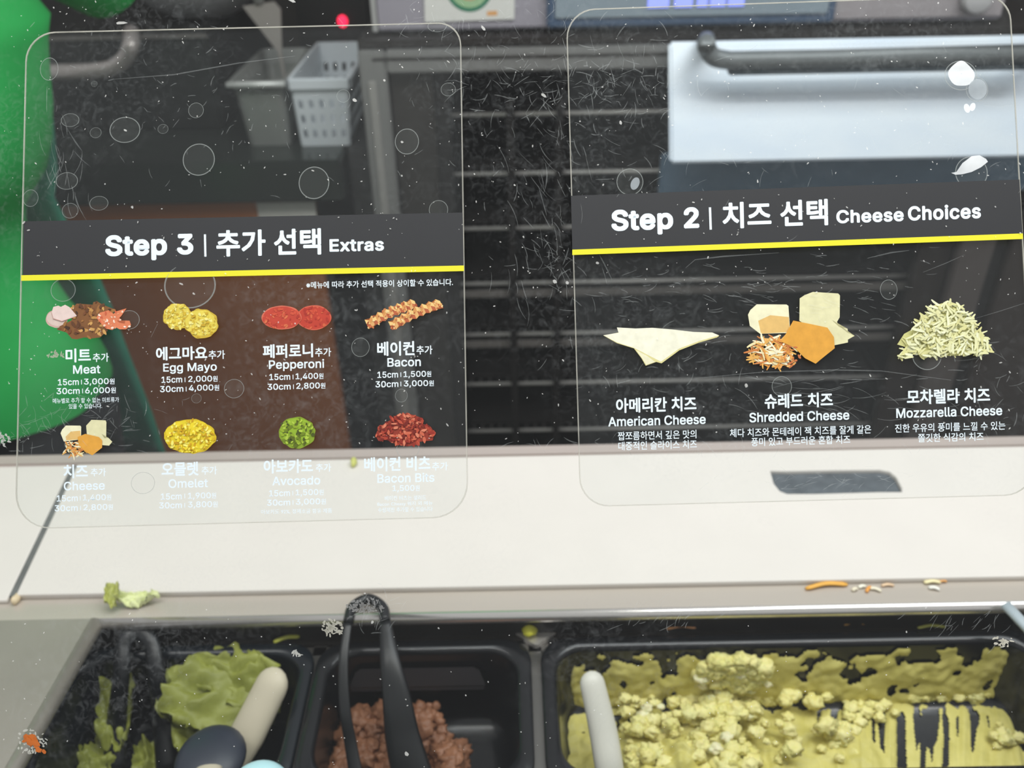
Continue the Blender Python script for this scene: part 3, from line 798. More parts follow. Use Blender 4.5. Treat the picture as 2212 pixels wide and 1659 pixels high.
class Art:
    """flat printed picture: layered coloured shapes on the sheet"""
    def __init__(self): self.v = []; self.f = []; self.c = []; self.k = 0
    def poly(self, pts, rgb):
        self.k += 1; b = len(self.v); l = L1 + 4e-6 * self.k
        for p in pts: self.v.append(ong(p[0], p[1], l))
        self.f.append(list(range(b, b + len(pts)))); self.c.append(srgb(rgb))
    def fan(self, pts, rgb):
        self.k += 1; b = len(self.v); l = L1 + 4e-6 * self.k
        cx = sum(p[0] for p in pts) / len(pts); cy = sum(p[1] for p in pts) / len(pts)
        self.v.append(ong(cx, cy, l))
        for p in pts: self.v.append(ong(p[0], p[1], l))
        n = len(pts)
        for i in range(n): self.f.append([b, b + 1 + i, b + 1 + (i + 1) % n]); self.c.append(srgb(rgb))
    def blob(self, cx, cy, rx, ry, rgb, amp=.06, n=40, freq=2.0, ang=0):
        sd = random.random() * 50; pts = []
        for i in range(n):
            a = 2 * math.pi * i / n
            q = 1 + amp * noise.noise(Vector((math.cos(a) * freq, math.sin(a) * freq, sd)))* 2
            x, y = rx * q * math.cos(a), ry * q * math.sin(a)
            pts.append((cx + x * math.cos(ang) - y * math.sin(ang), cy + x * math.sin(ang) + y * math.cos(ang)))
        self.fan(pts, rgb); return pts
    def patches(self, inside, n, rgbs, r=(2, 6), el=1.6):
        xs = [p[0] for p in inside]; ys = [p[1] for p in inside]; k = 0; tries = 0
        while k < n and tries < n * 20:
            tries += 1
            x, y = random.uniform(min(xs), max(xs)), random.uniform(min(ys), max(ys))
            if not self.inside(x, y, inside): continue
            s = random.uniform(*r); self.blob(x, y, s * random.uniform(1, el), s * .7, random.choice(rgbs), .25, 9, 1.5, random.random() * 3.14); k += 1
    @staticmethod
    def inside(x, y, poly):
        c = False; j = len(poly) - 1
        for i in range(len(poly)):
            (xi, yi), (xj, yj) = poly[i][:2], poly[j][:2]
            if (yi > y) != (yj > y) and x < (xj - xi) * (y - yi) / (yj - yi) + xi: c = not c
            j = i
        return c
    def strips(self, pts_fn, n, rgbs, ln=(8, 22), wd=(1.8, 3.6)):
        for _ in range(n):
            x, y, a = pts_fn(); l = random.uniform(*ln) / 2; w = random.uniform(*wd) / 2; k = random.uniform(-.5, .5)
            top, bot = [], []
            for q in range(5):
                t = q / 4 * 2 - 1; px = x + t * l * math.cos(a) - k * t * t * w * 2 * math.sin(a); py = y + t * l * math.sin(a) + k * t * t * w * 2 * math.cos(a)
                ww = w * (1 - .5 * abs(t) ** 3)
                top.append((px - math.sin(a) * ww, py + math.cos(a) * ww)); bot.append((px + math.sin(a) * ww, py - math.cos(a) * ww))
            self.poly(top + bot[::-1], random.choice(rgbs))
    def build(self, name, parent, label):
        me = bpy.data.meshes.new(name); me.from_pydata([tuple(p) for p in self.v], [], self.f)
        at = me.color_attributes.new('ink', 'FLOAT_COLOR', 'CORNER'); i = 0
        for f, c in zip(self.f, self.c):
            for _ in f: at.data[i].color = c + (1,); i += 1
        return tag(obj(name, me, m_pic, parent), label)

def ring_mesh():
    bm = bmesh.new(); n, m = 40, 6; rows = []
    for i in range(n):
        a = 2 * math.pi * i / n
        rows.append([bm.verts.new(((1 + .03 * math.cos(2 * math.pi * k / m)) * math.cos(a), (1 + .03 * math.cos(2 * math.pi * k / m)) * math.sin(a), .045 * math.sin(2 * math.pi * k / m))) for k in range(m)])
    for i in range(n):
        for k in range(m): bm.faces.new((rows[i][k], rows[(i + 1) % n][k], rows[(i + 1) % n][(k + 1) % m], rows[i][(k + 1) % m]))
    c = bm.verts.new((0, 0, .0))
    cs = [bm.verts.new((math.cos(2 * math.pi * i / n) * .97, math.sin(2 * math.pi * i / n) * .97, 0)) for i in range(n)]
    fs = [bm.faces.new((c, cs[i], cs[(i + 1) % n])) for i in range(n)]
    me = bpy.data.meshes.new('air_bubble'); bm.to_mesh(me); bm.free()
    me.materials.append(veil_mat('bubble_rim', (176, 182, 178), .29)); me.materials.append(veil_mat('bubble_film', (190, 196, 190), .03))
    for p in me.polygons:
        if len(p.vertices) == 3: p.material_index = 1
        p.use_smooth = True
    return me
RING = ring_mesh()
def bubble(parent, cx, cy, rx, ry):
    o = bpy.data.objects.new('air_bubble', RING); COL.objects.link(o)
    c = ong(cx, cy, SH + .00004); ex = (ong(cx + 1, cy, SH) - ong(cx, cy, SH)); ey = (ong(cx, cy - 1, SH) - ong(cx, cy, SH))
    M = Matrix(((ex.x * rx, ey.x * ry, -GNU.x * .0006, c.x), (ex.y * rx, ey.y * ry, -GNU.y * .0006, c.y), (ex.z * rx, ey.z * ry, -GNU.z * .0006, c.z), (0, 0, 0, 1)))
    o.parent = parent; o.matrix_parent_inverse = Matrix.Translation(-parent.location); o.matrix_basis = M
    return o

def sheet(name, label, corners, rads, head, stripe):
    ol = outline(*corners, rads)
    c = ong(sum(p.x for p in ol) / len(ol), max(p.y for p in ol))
    t = thing(name, label, 'menu sign', c, 'clear menu signs on the sneeze guard')
    bm = bmesh.new()
    loft(bm, [[ong(p.x, p.y, .00005) for p in ol], [ong(p.x, p.y, SH) for p in ol]])
    obj('acrylic_sheet', bm, m_acr, t)
    bm = bmesh.new(); n = len(ol); rows = []
    ctr = Vector((sum(p.x for p in ol) / n, sum(p.y for p in ol) / n))
    for p in ol:
        q = p + (ctr - p).normalized() * 3.4
        rows.append([bm.verts.new(ong(p.x, p.y, .0001)), bm.verts.new(ong(p.x, p.y, SH + .0001)), bm.verts.new(ong(q.x, q.y, SH + .0001))])
    for i in range(n):
        j = (i + 1) % n
        for k in range(2): bm.faces.new((rows[i][k], rows[j][k], rows[j][k + 1], rows[i][k + 1]))
    tag(obj('polished_edge', bm, m_edge, t), 'pale polished edge')
    bm = bmesh.new(); bm.faces.new([bm.verts.new(ong(x, y, L1)) for x, y in head])
    tag(obj('header_band', bm, m_head, t), 'charcoal header band')
    bm = bmesh.new(); bm.faces.new([bm.verts.new(ong(x, y, L1 + 3e-5)) for x, y in stripe])
    tag(obj('accent_stripe', bm, m_yel, t), 'bright yellow stripe')
    return t

# ---- Step 3 sheet
s3 = sheet('menu_sign', 'clear menu sign headed Step 3 with eight extras printed in two rows', ((60, 73), (996, 51), (1012, 1117), (36, 1143)), (62, 48, 75, 78),
           [(53, 596), (1002, 576), (1000, 461), (55, 480)], [(50, 608), (1003, 587), (1003, 575), (50, 596)])
SL = -.0215
bm = bmesh.new(); LT = L1 + 6e-5
add_text(bm, 'Step 3', 231, 420.5, 536, 56, SL, .036, LT); add_bar(bm, 446, 532, 4.6, 48, SL, LT)
add_text(bm, '추가 선택', 470, 695.5, 525.5, 57, SL, .030, LT); add_text(bm, 'Extras', 713.5, 830.7, 531, 27.5, SL, .030, LT)
tag(obj('title', bm, m_ink, s3), 'white title Step 3, Extras')
bm = bmesh.new(); add_text(bm, '※메뉴에 따라 추가 선택 적용이 상이할 수 있습니다.', 663.5, 979, 614, 15, SL, .018)
tag(obj('footnote', bm, m_ink, s3), 'small white notice under the yellow stripe')
CAPS3 = [
 ('Meat', [('미트', 145.5, 200, 768.5, 30, .03), ('추가', 204, 238.5, 773, 19, .02), ('Meat', 161.6, 220.4, 798.5, 18.5, .018), ('15cm', 129, 174, 826, 13.5, .018), ('3,000원', 185, 251, 825.4, 15.5, .016), ('30cm', 126, 176, 845, 13.5, .018), ('6,000원', 187.7, 253.6, 844.6, 15.5, .016),
           ('메뉴별로 추가 할 수 없는 미트류가', 118, 260.6, 865, 11, .01), ('있을 수 있습니다.', 152.5, 224, 877.5, 11, .01)], [(179.6, 826), (182, 845)]),
 ('Egg Mayo', [('에그마요', 340, 450.5, 764, 29.5, .03), ('추가', 453, 488.5, 767, 19, .02), ('Egg Mayo', 355.6, 471, 796, 22.5, .018), ('15cm', 352, 396.5, 820.6, 13.5, .018), ('2,000원', 409.5, 472.7, 819.8, 15.5, .016), ('30cm', 348.7, 399, 840.6, 13.5, .018), ('4,000원', 410.8, 476, 839, 15.5, .016)], [(402.5, 821), (405, 841)]),
 ('Pepperoni', [('페퍼로니', 570, 678, 758.8, 30, .03), ('추가', 682.4, 717, 761.5, 19, .02), ('Pepperoni', 583, 702, 789.5, 24, .018), ('15cm', 584, 629, 814.8, 13.5, .018), ('1,400원', 640.5, 700.4, 814, 15.5, .016), ('30cm', 580, 630, 835.8, 13.5, .018), ('2,800원', 642, 704.6, 834.7, 15.5, .016)], [(635, 815), (636, 836)]),
 ('Bacon', [('베이컨', 816, 896.4, 753.8, 31, .03), ('추가', 900.5, 935, 756.8, 19, .02), ('Bacon', 838, 910, 783, 19, .018), ('15cm', 816.6, 861, 810, 13.5, .018), ('1,500원', 872.8, 932.4, 809.5, 15.5, .016), ('30cm', 812.4, 861.7, 830.3, 13.5, .018), ('3,000원', 873.4, 938, 829.5, 15.5, .016)], [(867, 810), (867, 830)]),
 ('Cheese', [('치즈', 141, 193.7, 1018, 30, .03), ('추가', 199.5, 232.4, 1020, 18, .02), ('Cheese', 141.8, 230, 1049, 19, .018), ('15cm', 126.6, 172, 1076, 13.5, .018), ('1,400원', 182.8, 244, 1075, 15.5, .016), ('30cm', 122, 172, 1097, 13.5, .018), ('2,800원', 184, 247.6, 1096, 15.5, .016)], [(177, 1076), (178, 1097)]),
 ('Omelet', [('오믈렛', 352, 431.7, 1012.8, 30, .03), ('추가', 438, 471.5, 1016, 18, .02), ('Omelet', 367, 452, 1043.7, 19, .018), ('15cm', 350.7, 395.5, 1072, 13.5, .018), ('1,900원', 409, 469.7, 1071, 15.5, .016), ('30cm', 347, 396, 1091, 13.5, .018), ('3,800원', 409, 473, 1090, 15.5, .016)], [(402, 1071), (402, 1091)]),
 ('Avocado', [('아보카도', 571.7, 678, 1007, 30, .03), ('추가', 684, 717, 1010, 18, .02), ('Avocado', 590.6, 693.7, 1038, 19, .018), ('15cm', 583.6, 628.6, 1065, 13.5, .018), ('1,500원', 640.5, 701, 1064, 15.5, .016), ('30cm', 579, 629, 1085, 13.5, .018), ('3,000원', 641, 706, 1084, 15.5, .016),
              ('아보카도 92%, 정제소금 함유 제품', 566, 719, 1104, 10.5, .01)], [(634.5, 1065), (635, 1085)]),
 ('Bacon Bits', [('베이컨 비츠', 788, 931, 1002, 31, .03), ('추가', 934, 968.4, 1007, 18, .02), ('Bacon Bits', 816.5, 939.3, 1032, 20, .018), ('1,500원', 849, 907.7, 1055, 15.5, .016), ('베이컨 비츠는 샐러드', 832.5, 921.6, 1075, 10.5, .01), ('Bacon Cheesy 웨지 외 메뉴', 816.5, 935.5, 1088, 10.5, .01), ('수량제한 추가할 수 있습니다', 818, 935.5, 1100, 10.5, .01)], [])]
for nm, lines, bars in CAPS3:
    bm = bmesh.new()
    for body, a, b, yc, h, bo in lines: add_text(bm, body, a, b, yc, h, SL, bo)
    for bx_, by_ in bars: add_bar(bm, bx_, by_, 1.6, 10, SL)
    tag(obj('caption', bm, m_ink, s3), 'white caption %s%s' % (nm, '' if nm == 'Bacon Bits' else ' with prices'))

def z6(x, y): return (x * .2653, 560 + y * .2653)
def z7(x, y): return (x * .25316, 850 + y * .25316)
def z8(x, y): return (500 + x * .25316, 850 + y * .25316)
def zA(x, y): return (1180 + x * .25316, 380 + y * .25316)
def zB(x, y): return (1660 + x * .25316, 380 + y * .25316)
def zs(f, l): return [f(*p) for p in l]
# meat
a = Art()
a.blob(126, 690, 23.5, 19, (204, 170, 158), .03); a.blob(127, 688.5, 22, 16.5, (216, 194, 182), .03)
P = zs(z6, [(590, 410), (640, 365), (770, 375), (775, 352), (810, 350), (850, 375), (940, 410), (930, 470), (880, 520), (890, 580), (830, 640), (760, 648), (700, 640), (640, 655), (600, 650), (555, 600), (490, 580), (500, 550), (600, 500)])
a.fan(P, (128, 84, 46)); a.patches(P, 70, [(158, 108, 58), (96, 60, 36), (188, 140, 76), (118, 72, 42), (70, 46, 30), (206, 158, 90)], (2.5, 5.5), 1.7)
P = zs(z6, [(437, 440), (450, 398), (490, 388), (510, 398), (545, 381), (580, 400), (640, 470), (520, 512), (450, 490)]); a.poly(P, (196, 150, 140))
a.poly([(x + .6, y - 1.4) for x, y in P], (226, 204, 196))
P = zs(z6, [(800, 480), (830, 440), (900, 420), (940, 450), (960, 430), (1045, 405), (1000, 470), (985, 480), (1005, 500), (985, 520), (1030, 530), (1035, 505), (1070, 505), (1082, 540), (1040, 575), (990, 575), (960, 560), (930, 580), (880, 570), (830, 520)])
a.fan(P, (222, 128, 88)); a.patches(P, 30, [(244, 212, 186), (236, 160, 118), (206, 98, 66), (250, 226, 206)], (1.6, 3.2), 1.3)
a.build('food_picture', s3, 'printed picture of ham, brown beef and shrimp')
YE = [(236, 222, 112), (214, 182, 52), (242, 232, 140), (226, 204, 76), (202, 166, 44)]
a = Art()
for cx, cy, rx, ry in ((386, 685, 31, 28), (439, 700, 36, 31)):
    P = a.blob(cx, cy, rx, ry, (206, 176, 56), .06, 50, 3.5); a.blob(cx - 1, cy - 1.5, rx * .93, ry * .92, (228, 208, 84), .06, 50, 3)
    a.patches([(cx + (x - cx) * .9, cy + (y - cy) * .9) for x, y in P], 90, YE, (1.6, 4.2))
a.build('food_picture', s3, 'printed picture of two yellow egg mayo scoops')
a = Art()
P1 = a.blob(680, 687, 37.5, 26.5, (208, 96, 72), .02); P2 = a.blob(680, 687.5, 35.5, 24.5, (190, 62, 44), .03)
a.patches(P2, 40, [(204, 78, 52), (172, 50, 38), (212, 98, 62)], (1.5, 4))
a.blob(611, 687, 43.5, 25.5, (212, 108, 84), .025); P2 = a.blob(611, 687.5, 41.5, 23.5, (192, 66, 48), .03)
a.patches(P2, 50, [(206, 82, 56), (174, 52, 40), (214, 110, 70)], (1.5, 4))
a.build('food_picture', s3, 'printed picture of two red pepperoni slices')
a = Art()
for (ax_, ay_), (bx_, by_) in (((794, 703), (899, 657)), ((845, 707), (954, 657))):
    n = 15; dx, dy = bx_ - ax_, by_ - ay_; l = math.hypot(dx, dy); nx, ny = -dy / l, dx / l
    top, bot = [], []
    for i in range(n + 1):
        t = i / n; z = 3.2 * (1 if i % 2 else -1); w = 10.5 - 2.5 * abs(t - .5)
        x, y = ax_ + dx * t, ay_ + dy * t - 8 * math.sin(t * 3.14) * .6
        top.append((x - nx * (w - z), y - ny * (w - z))); bot.append((x + nx * (w + z * .6), y + ny * (w + z * .6)))
    a.fan(top + bot[::-1], (196, 120, 66))
    for i in range(n):
        q = [top[i], top[i + 1], ((top[i + 1][0] + bot[i + 1][0]) / 2, (top[i + 1][1] + bot[i + 1][1]) / 2), ((top[i][0] + bot[i][0]) / 2, (top[i][1] + bot[i][1]) / 2)]
        a.poly(q, [(238, 200, 128), (214, 150, 84)][i % 2]); q2 = [q[3], q[2], bot[i + 1], bot[i]]; a.poly(q2, [(184, 96, 58), (224, 172, 108)][i % 2])
    a.patches(top + bot[::-1], 40, [(244, 214, 150), (168, 84, 50), (226, 166, 94), (204, 118, 66)], (1.4, 3))
a.build('food_picture', s3, 'printed picture of two wavy bacon strips')
# small cheese group
def cheese_group(a, b1, b1b, b2, ch, sc, sr, n):
    a.fan(b2, (226, 222, 176)); xs = [p for p in b2]
    a.fan(b1, (238, 234, 196)); a.fan(b1b, (226, 186, 112))
    def fn():
        t = random.random() * 6.28; q = random.random() ** .6
        return sc[0] + sr[0] * q * math.cos(t), sc[1] + sr[1] * q * math.sin(t), random.choice((0.2, .8, -.3, -.7)) + random.gauss(0, .4)
    k = sr[0] / 45
    a.strips(fn, n, [(240, 226, 172), (232, 178, 92), (222, 150, 66), (244, 236, 200), (206, 128, 66)], (14 * k, 34 * k), (2.4 * k + .6, 4.5 * k + .6))
    a.fan(ch, (224, 162, 62))
a = Art()
cheese_group(a, zs(z7, [(532, 340), (545, 310), (578, 274), (700, 275), (708, 285), (706, 392), (560, 410)]), zs(z7, [(575, 370), (620, 325), (700, 318), (706, 392), (580, 400)]),
             zs(z7, [(750, 275), (795, 226), (915, 230), (922, 245), (920, 365), (905, 382), (940, 380), (972, 412), (945, 445), (880, 440), (760, 400)]),
             zs(z7, [(680, 372), (745, 345), (860, 372), (888, 400), (888, 462), (805, 527), (750, 500), (690, 440)]), (162, 970), (26, 17), 70)
a.build('food_picture', s3, 'printed picture of pale and orange cheese blocks with shreds')
a = Art()
P = a.blob(413.5, 943, 56.5, 37, (214, 186, 34), .04, 60, 4); a.blob(413, 942.5, 53, 34, (232, 210, 44), .04, 60, 4)
a.patches([(413.5 + (x - 413.5) * .93, 943 + (y - 943) * .93) for x, y in P], 190, [(244, 228, 78), (216, 176, 30), (236, 212, 48), (204, 158, 26), (248, 238, 120)], (1.6, 4.2))
a.build('food_picture', s3, 'printed picture of a yellow omelet disc')
a = Art()
P = a.blob(643.5, 935, 39, 34, (132, 158, 40), .04, 50, 3); a.blob(641, 930, 34, 26, (150, 182, 48), .06)
a.patches([(643.5 + (x - 643.5) * .92, 935 + (y - 935) * .92) for x, y in P], 110, [(112, 132, 32), (176, 202, 70), (92, 104, 28), (146, 170, 44), (74, 86, 26)], (2, 5))
a.build('food_picture', s3, 'printed picture of a green avocado scoop')
a = Art()
P = zs(z8, [(1232, 360), (1262, 290), (1340, 240), (1380, 215), (1420, 180), (1500, 170), (1560, 185), (1615, 205), (1640, 260), (1705, 285), (1738, 340), (1720, 400), (1610, 412), (1610, 435), (1500, 452), (1400, 430), (1330, 395), (1260, 405)])
a.fan(P, (150, 56, 40))
a.patches(P, 170, [(192, 82, 58), (150, 46, 34), (220, 130, 100), (172, 66, 46), (118, 34, 26), (206, 104, 76)], (2.2, 5), 2)
a.build('food_picture', s3, 'printed picture of a pile of red bacon bits')
for b in ((155, 262, 19, 14), (210, 289, 12, 11), (273, 283, 32, 27), (355, 281, 11, 10), (426, 241, 16, 16), (432, 347, 33.5, 33.5), (148, 393, 23, 18), (110, 152, 19, 24), (680, 397, 32, 34), (880, 308, 25, 27), (969, 196, 15.5, 14),
          (948, 455, 20, 20), (743, 210, 14, 13.5), (155, 457, 17, 16), (217, 441, 19.5, 15), (207, 184, 6.5, 6), (780, 751, 19, 20), (508, 840, 21, 20), (427, 861, 10.5, 10), (413, 618, 54, 48), (140, 628, 26, 24), (868, 855, 13, 14), (282, 692, 22, 20),
          (312, 1043, 25, 23), (70, 430, 16, 18), (882, 970, 24, 20), (945, 60, 20, 12)):
    bubble(s3, *b)

# ---- Step 2 sheet
s2 = sheet('menu_sign', 'clear menu sign headed Step 2 with three cheeses printed in one row', ((1222, 24), (2178, -9), (2236, 1069), (1253, 1095)), (62, 55, 70, 62),
           [(1236, 541), (2205, 507), (2198, 390), (1233, 425)], [(1236, 552.5), (2206, 518), (2205.5, 506), (1236, 541)])
SR = -.0355
bm = bmesh.new()
add_text(bm, 'Step 2', 1320, 1509, 480.5, 56.5, SR, .036, LT); add_bar(bm, 1533, 474, 5, 48, SR, LT)
add_text(bm, '치즈 선택', 1559, 1786, 464, 57, SR, .030, LT); add_text(bm, 'Cheese', 1804, 1949, 468, 29, SR, .030, LT); add_text(bm, 'Choices', 1958, 2115, 460.5, 32, SR, .030, LT)
tag(obj('title', bm, m_ink, s2), 'white title Step 2, Cheese Choices')
SC = -.028
CAPS2 = [
 ('American Cheese', [('아메리칸 치즈', 1330, 1503, 874.5, 32, .03), ('American Cheese', 1313.4, 1523, 908.5, 21, .02), ('짭쪼름하면서 깊은 맛의', 1334, 1503, 940, 18.5, .014), ('대중적인 슬라이스 치즈', 1335, 1504, 961.5, 18.5, .014)]),
 ('Shredded Cheese', [('슈레드 치즈', 1649.7, 1796.7, 865.6, 32, .03), ('Shredded Cheese', 1617, 1832, 899.5, 21, .02), ('체다 치즈와 몬테레이 잭 치즈를 잘게 갈은', 1575, 1879, 931.5, 18.5, .014), ('풍미 있고 부드러운 혼합 치즈', 1621, 1834, 952, 18.5, .014)]),
 ('Mozzarella Cheese', [('모차렐라 치즈', 1955.7, 2134.8, 856, 32, .03), ('Mozzarella Cheese', 1933, 2161, 890, 21, .02), ('진한 우유의 풍미를 느낄 수 있는', 1930.4, 2167.7, 922.5, 18.5, .014), ('쫄깃한 식감의 치즈', 1980, 2121, 944.6, 18.5, .014)])]
for nm, lines in CAPS2:
    bm = bmesh.new()
    for body, x0_, x1_, yc, h, bo in lines: add_text(bm, body, x0_, x1_, yc, h, SC, bo)
    tag(obj('caption', bm, m_ink, s2), 'white caption %s' % nm)
a = Art()
P = zs(zA, [(485, 1365), (615, 1340), (600, 1297), (760, 1306), (900, 1300), (1080, 1315), (1250, 1335), (1410, 1340), (1470, 1368), (1450, 1382), (1300, 1425), (1130, 1492), (980, 1602), (935, 1590), (845, 1622), (810, 1560), (745, 1475), (600, 1430)])
a.poly(P, (222, 214, 150))
a.poly(zs(zA, [(485, 1363), (615, 1342), (600, 1297), (760, 1306), (900, 1300), (1080, 1315), (1250, 1335), (1410, 1340), (1468, 1364), (1300, 1412), (1130, 1476), (975, 1588), (745, 1470), (600, 1424)]), (242, 240, 216))
a.poly(zs(zA, [(765, 1490), (860, 1540), (925, 1590), (850, 1615), (815, 1560)]), (240, 236, 200))
a.build('food_picture', s2, 'printed picture of a folded white cheese slice')
a = Art()
cheese_group(a, [(1614, 681), (1619, 671), (1633, 658.5), (1697, 659), (1701, 662), (1703, 690), (1705, 720), (1640, 722), (1618, 705)], [(1636, 694), (1662, 682), (1702, 686), (1704, 718), (1642, 722)],
             zs(zB, [(258, 1050), (300, 1022), (370, 995), (585, 1008), (600, 1025), (598, 1210), (575, 1250), (595, 1295), (665, 1308), (668, 1345), (725, 1368), (668, 1400), (668, 1425), (545, 1450), (400, 1330), (255, 1240)]),
             zs(zB, [(200, 1240), (340, 1268), (490, 1300), (545, 1380), (552, 1475), (470, 1540), (390, 1606), (300, 1560), (210, 1470), (100, 1420)]), (1664, 762), (48, 32), 150)
a.patches(zs(zB, [(60, 1460), (200, 1430), (270, 1540), (200, 1630), (90, 1630)]), 24, [(196, 112, 62), (240, 186, 110), (228, 160, 84)], (1.8, 4), 2.4)
a.build('food_picture', s2, 'printed picture of pale cheese blocks, orange cheddar and shreds')
a = Art()
def mound():
    while True:
        u = random.uniform(-1, 1); w = random.random()
        if w < (1 - abs(u) ** 2.1) * (.98 + .06 * random.random()) - .12 * max(0, abs(u) - .45): break
    return 2037 + u * 104, 770 - w * 114 - 4 * u, random.choice((0, .5, -.5, 1.2, -1.1)) + random.gauss(0, .35)
a.fan([(1935, 745), (1950, 722), (1980, 706), (2000, 676), (2030, 660), (2066, 664), (2090, 690), (2110, 720), (2130, 735), (2128, 752), (2090, 768), (2040, 770), (1990, 762)], (206, 204, 134))
a.strips(mound, 420, [(230, 230, 178), (224, 222, 164), (236, 238, 198), (228, 228, 172), (218, 215, 150), (233, 234, 188)], (10, 30), (3.4, 6.2))
a.build('food_picture', s2, 'printed picture of a mound of shredded mozzarella')
for b in ((1360, 395, 28, 28), (1917, 627, 18, 21), (1687, 835, 21, 21), (1999, 768, 31, 31), (2072, 166, 34, 31), (2107, 196, 23, 26), (2095, 375, 34, 34)):
    bubble(s2, *b)
m_glare = veil_mat('white_glare', (244, 247, 247), .85); m_grey_glare = veil_mat('grey_glare', (186, 194, 198), .5)  # lamp highlights in the bubbles, painted as flat pale spots
def spot(pts, m, lab):
    bm = bmesh.new(); bm.faces.new([bm.verts.new(ong(x, y, SH + .0003)) for x, y in pts])
    tag(obj('glare_spot', bm, m, s2), lab)
def oval(cx, cy, rx, ry, ang=0):
    return [(cx + rx * math.cos(t) * math.cos(ang) - ry * math.sin(t) * math.sin(ang), cy + rx * math.cos(t) * math.sin(ang) + ry * math.sin(t) * math.cos(ang)) for t in (-2 * math.pi * k / 28 for k in range(28))]
spot([(2073 + (26 + 3 * math.sin(2 * t + 1)) * math.cos(t), 164 + (27 + 2.5 * math.sin(3 * t)) * math.sin(t)) for t in (-2 * math.pi * k / 36 for k in range(36))], m_glare, 'large white glare spot')
spot(oval(2085, 237, 6.5, 10, -.3), m_glare, 'petal shaped glare spot')
spot(oval(2097, 234, 6, 9, .3), m_glare, 'petal shaped glare spot')
spot([(2051, 376), (2062, 374), (2075, 355), (2095, 340), (2112, 338), (2126, 346), (2130, 352), (2115, 364), (2095, 374), (2075, 379), (2060, 380)][::-1], m_glare, 'leaf shaped glare spot')
spot(oval(1371, 399, 9, 14, .4), m_grey_glare, 'dull grey glare spot')
spot(oval(2108, 196, 20, 22), m_grey_glare, 'dull grey glare spot')

# ------------------------------------------------------------------ bread cabinet behind
YO = 1.36
zt_ = ony(1100, 85, YO).z
xL = ony(815, 520, YO).x
xR = ony(2400, 500, YO).x
m_grey = mat('grey_painted_steel', (138, 138, 136), 0.42, 0.35, var=0.07, stretch=(2, 2, .4))
m_char = mat('charcoal_steel', (58, 55, 52), 0.45, 0.3, var=0.15)
m_black = mat('oven_black', (26, 24, 23), 0.5, var=0.2)
cab = thing('bread_oven', 'tall grey bread oven with dark wire-racked interior and an added pale panel for the reflection in its door glass', 'oven', (0.35, YO + .3, 0))
bm = bmesh.new()
add_box(bm, (xL, YO + .012, 0), (xL + .015, YO + .62, zt_ - .002)); add_box(bm, (xR - .015, YO + .012, 0), (xR, YO + .62, zt_ - .002))
add_box(bm, (xL + .015, YO + .60, 0), (xR - .015, YO + .62, zt_ - .002)); add_box(bm, (xL + .015, YO + .02, 0), (xR - .015, YO + .6, .22))
obj('cavity', bm, mat('dark_brown_cavity', (44, 40, 36), 0.5, var=0.25), cab)
obj('top_panel', box((xL, YO + .01, zt_ - .012), (xR, YO + .62, zt_), .003), mat('dark_top_steel', (52, 48, 46), .4, .4), cab)
iL = ony(868, 520, YO).x + .0
zr0 = ony(1100, 155, YO).z
def fbox(x0, x1, z0, z1, y0=YO, d=.02, bev=.003): return box((x0, y0, z0), (x1, y0 + d, z1), bev)
obj('door_frame', fbox(xL, iL, 0.1, zt_ - .013), m_grey, cab)
obj('door_frame', fbox(iL + .0005, xR, zr0, zt_ - .013), m_grey, cab)
obj('trim_strip', fbox(iL - .02, xR, ony(1100, 121, YO).z - .003, ony(1100, 121, YO).z + .001, YO - .002, .004, .001), m_char, cab)
obj('trim_strip', fbox(xL + .012, xL + .024, .1, zr0 - .01, YO - .003, .005, .001), mat('light_trim', (164, 162, 158), .4, .3), cab)
g1 = ony(955, 520, YO).x
obj('inner_frame', fbox(iL + .001, g1, 0.1, zr0 - .001, YO + .018), m_char, cab)
obj('gasket', fbox(g1 + .0005, ony(985, 520, YO).x, 0.1, zr0 - .001, YO + .024), m_black, cab)
rx0 = ony(1955, 700, YO).x; rx1 = ony(2026, 700, YO).x; rx2 = ony(2100, 700, YO).x; rx3 = ony(2132, 700, YO).x
obj('inner_frame', fbox(rx0, rx1, .1, zr0 - .001, YO + .018), mat('brown_black_steel', (50, 44, 41), .45, .2), cab)
obj('door_frame', fbox(rx1 + .001, rx2, .1, zr0 - .001), mat('dim_grey_steel', (98, 91, 88), .45, .2), cab)
obj('gasket', fbox(rx2 + .001, rx3, .1, zr0 - .001, YO + .014), m_black, cab)
obj('door_frame', fbox(rx3 + .001, xR, .1, zr0 - .001, YO + .004), mat('umber_steel', (62, 54, 50), .5, .2), cab)
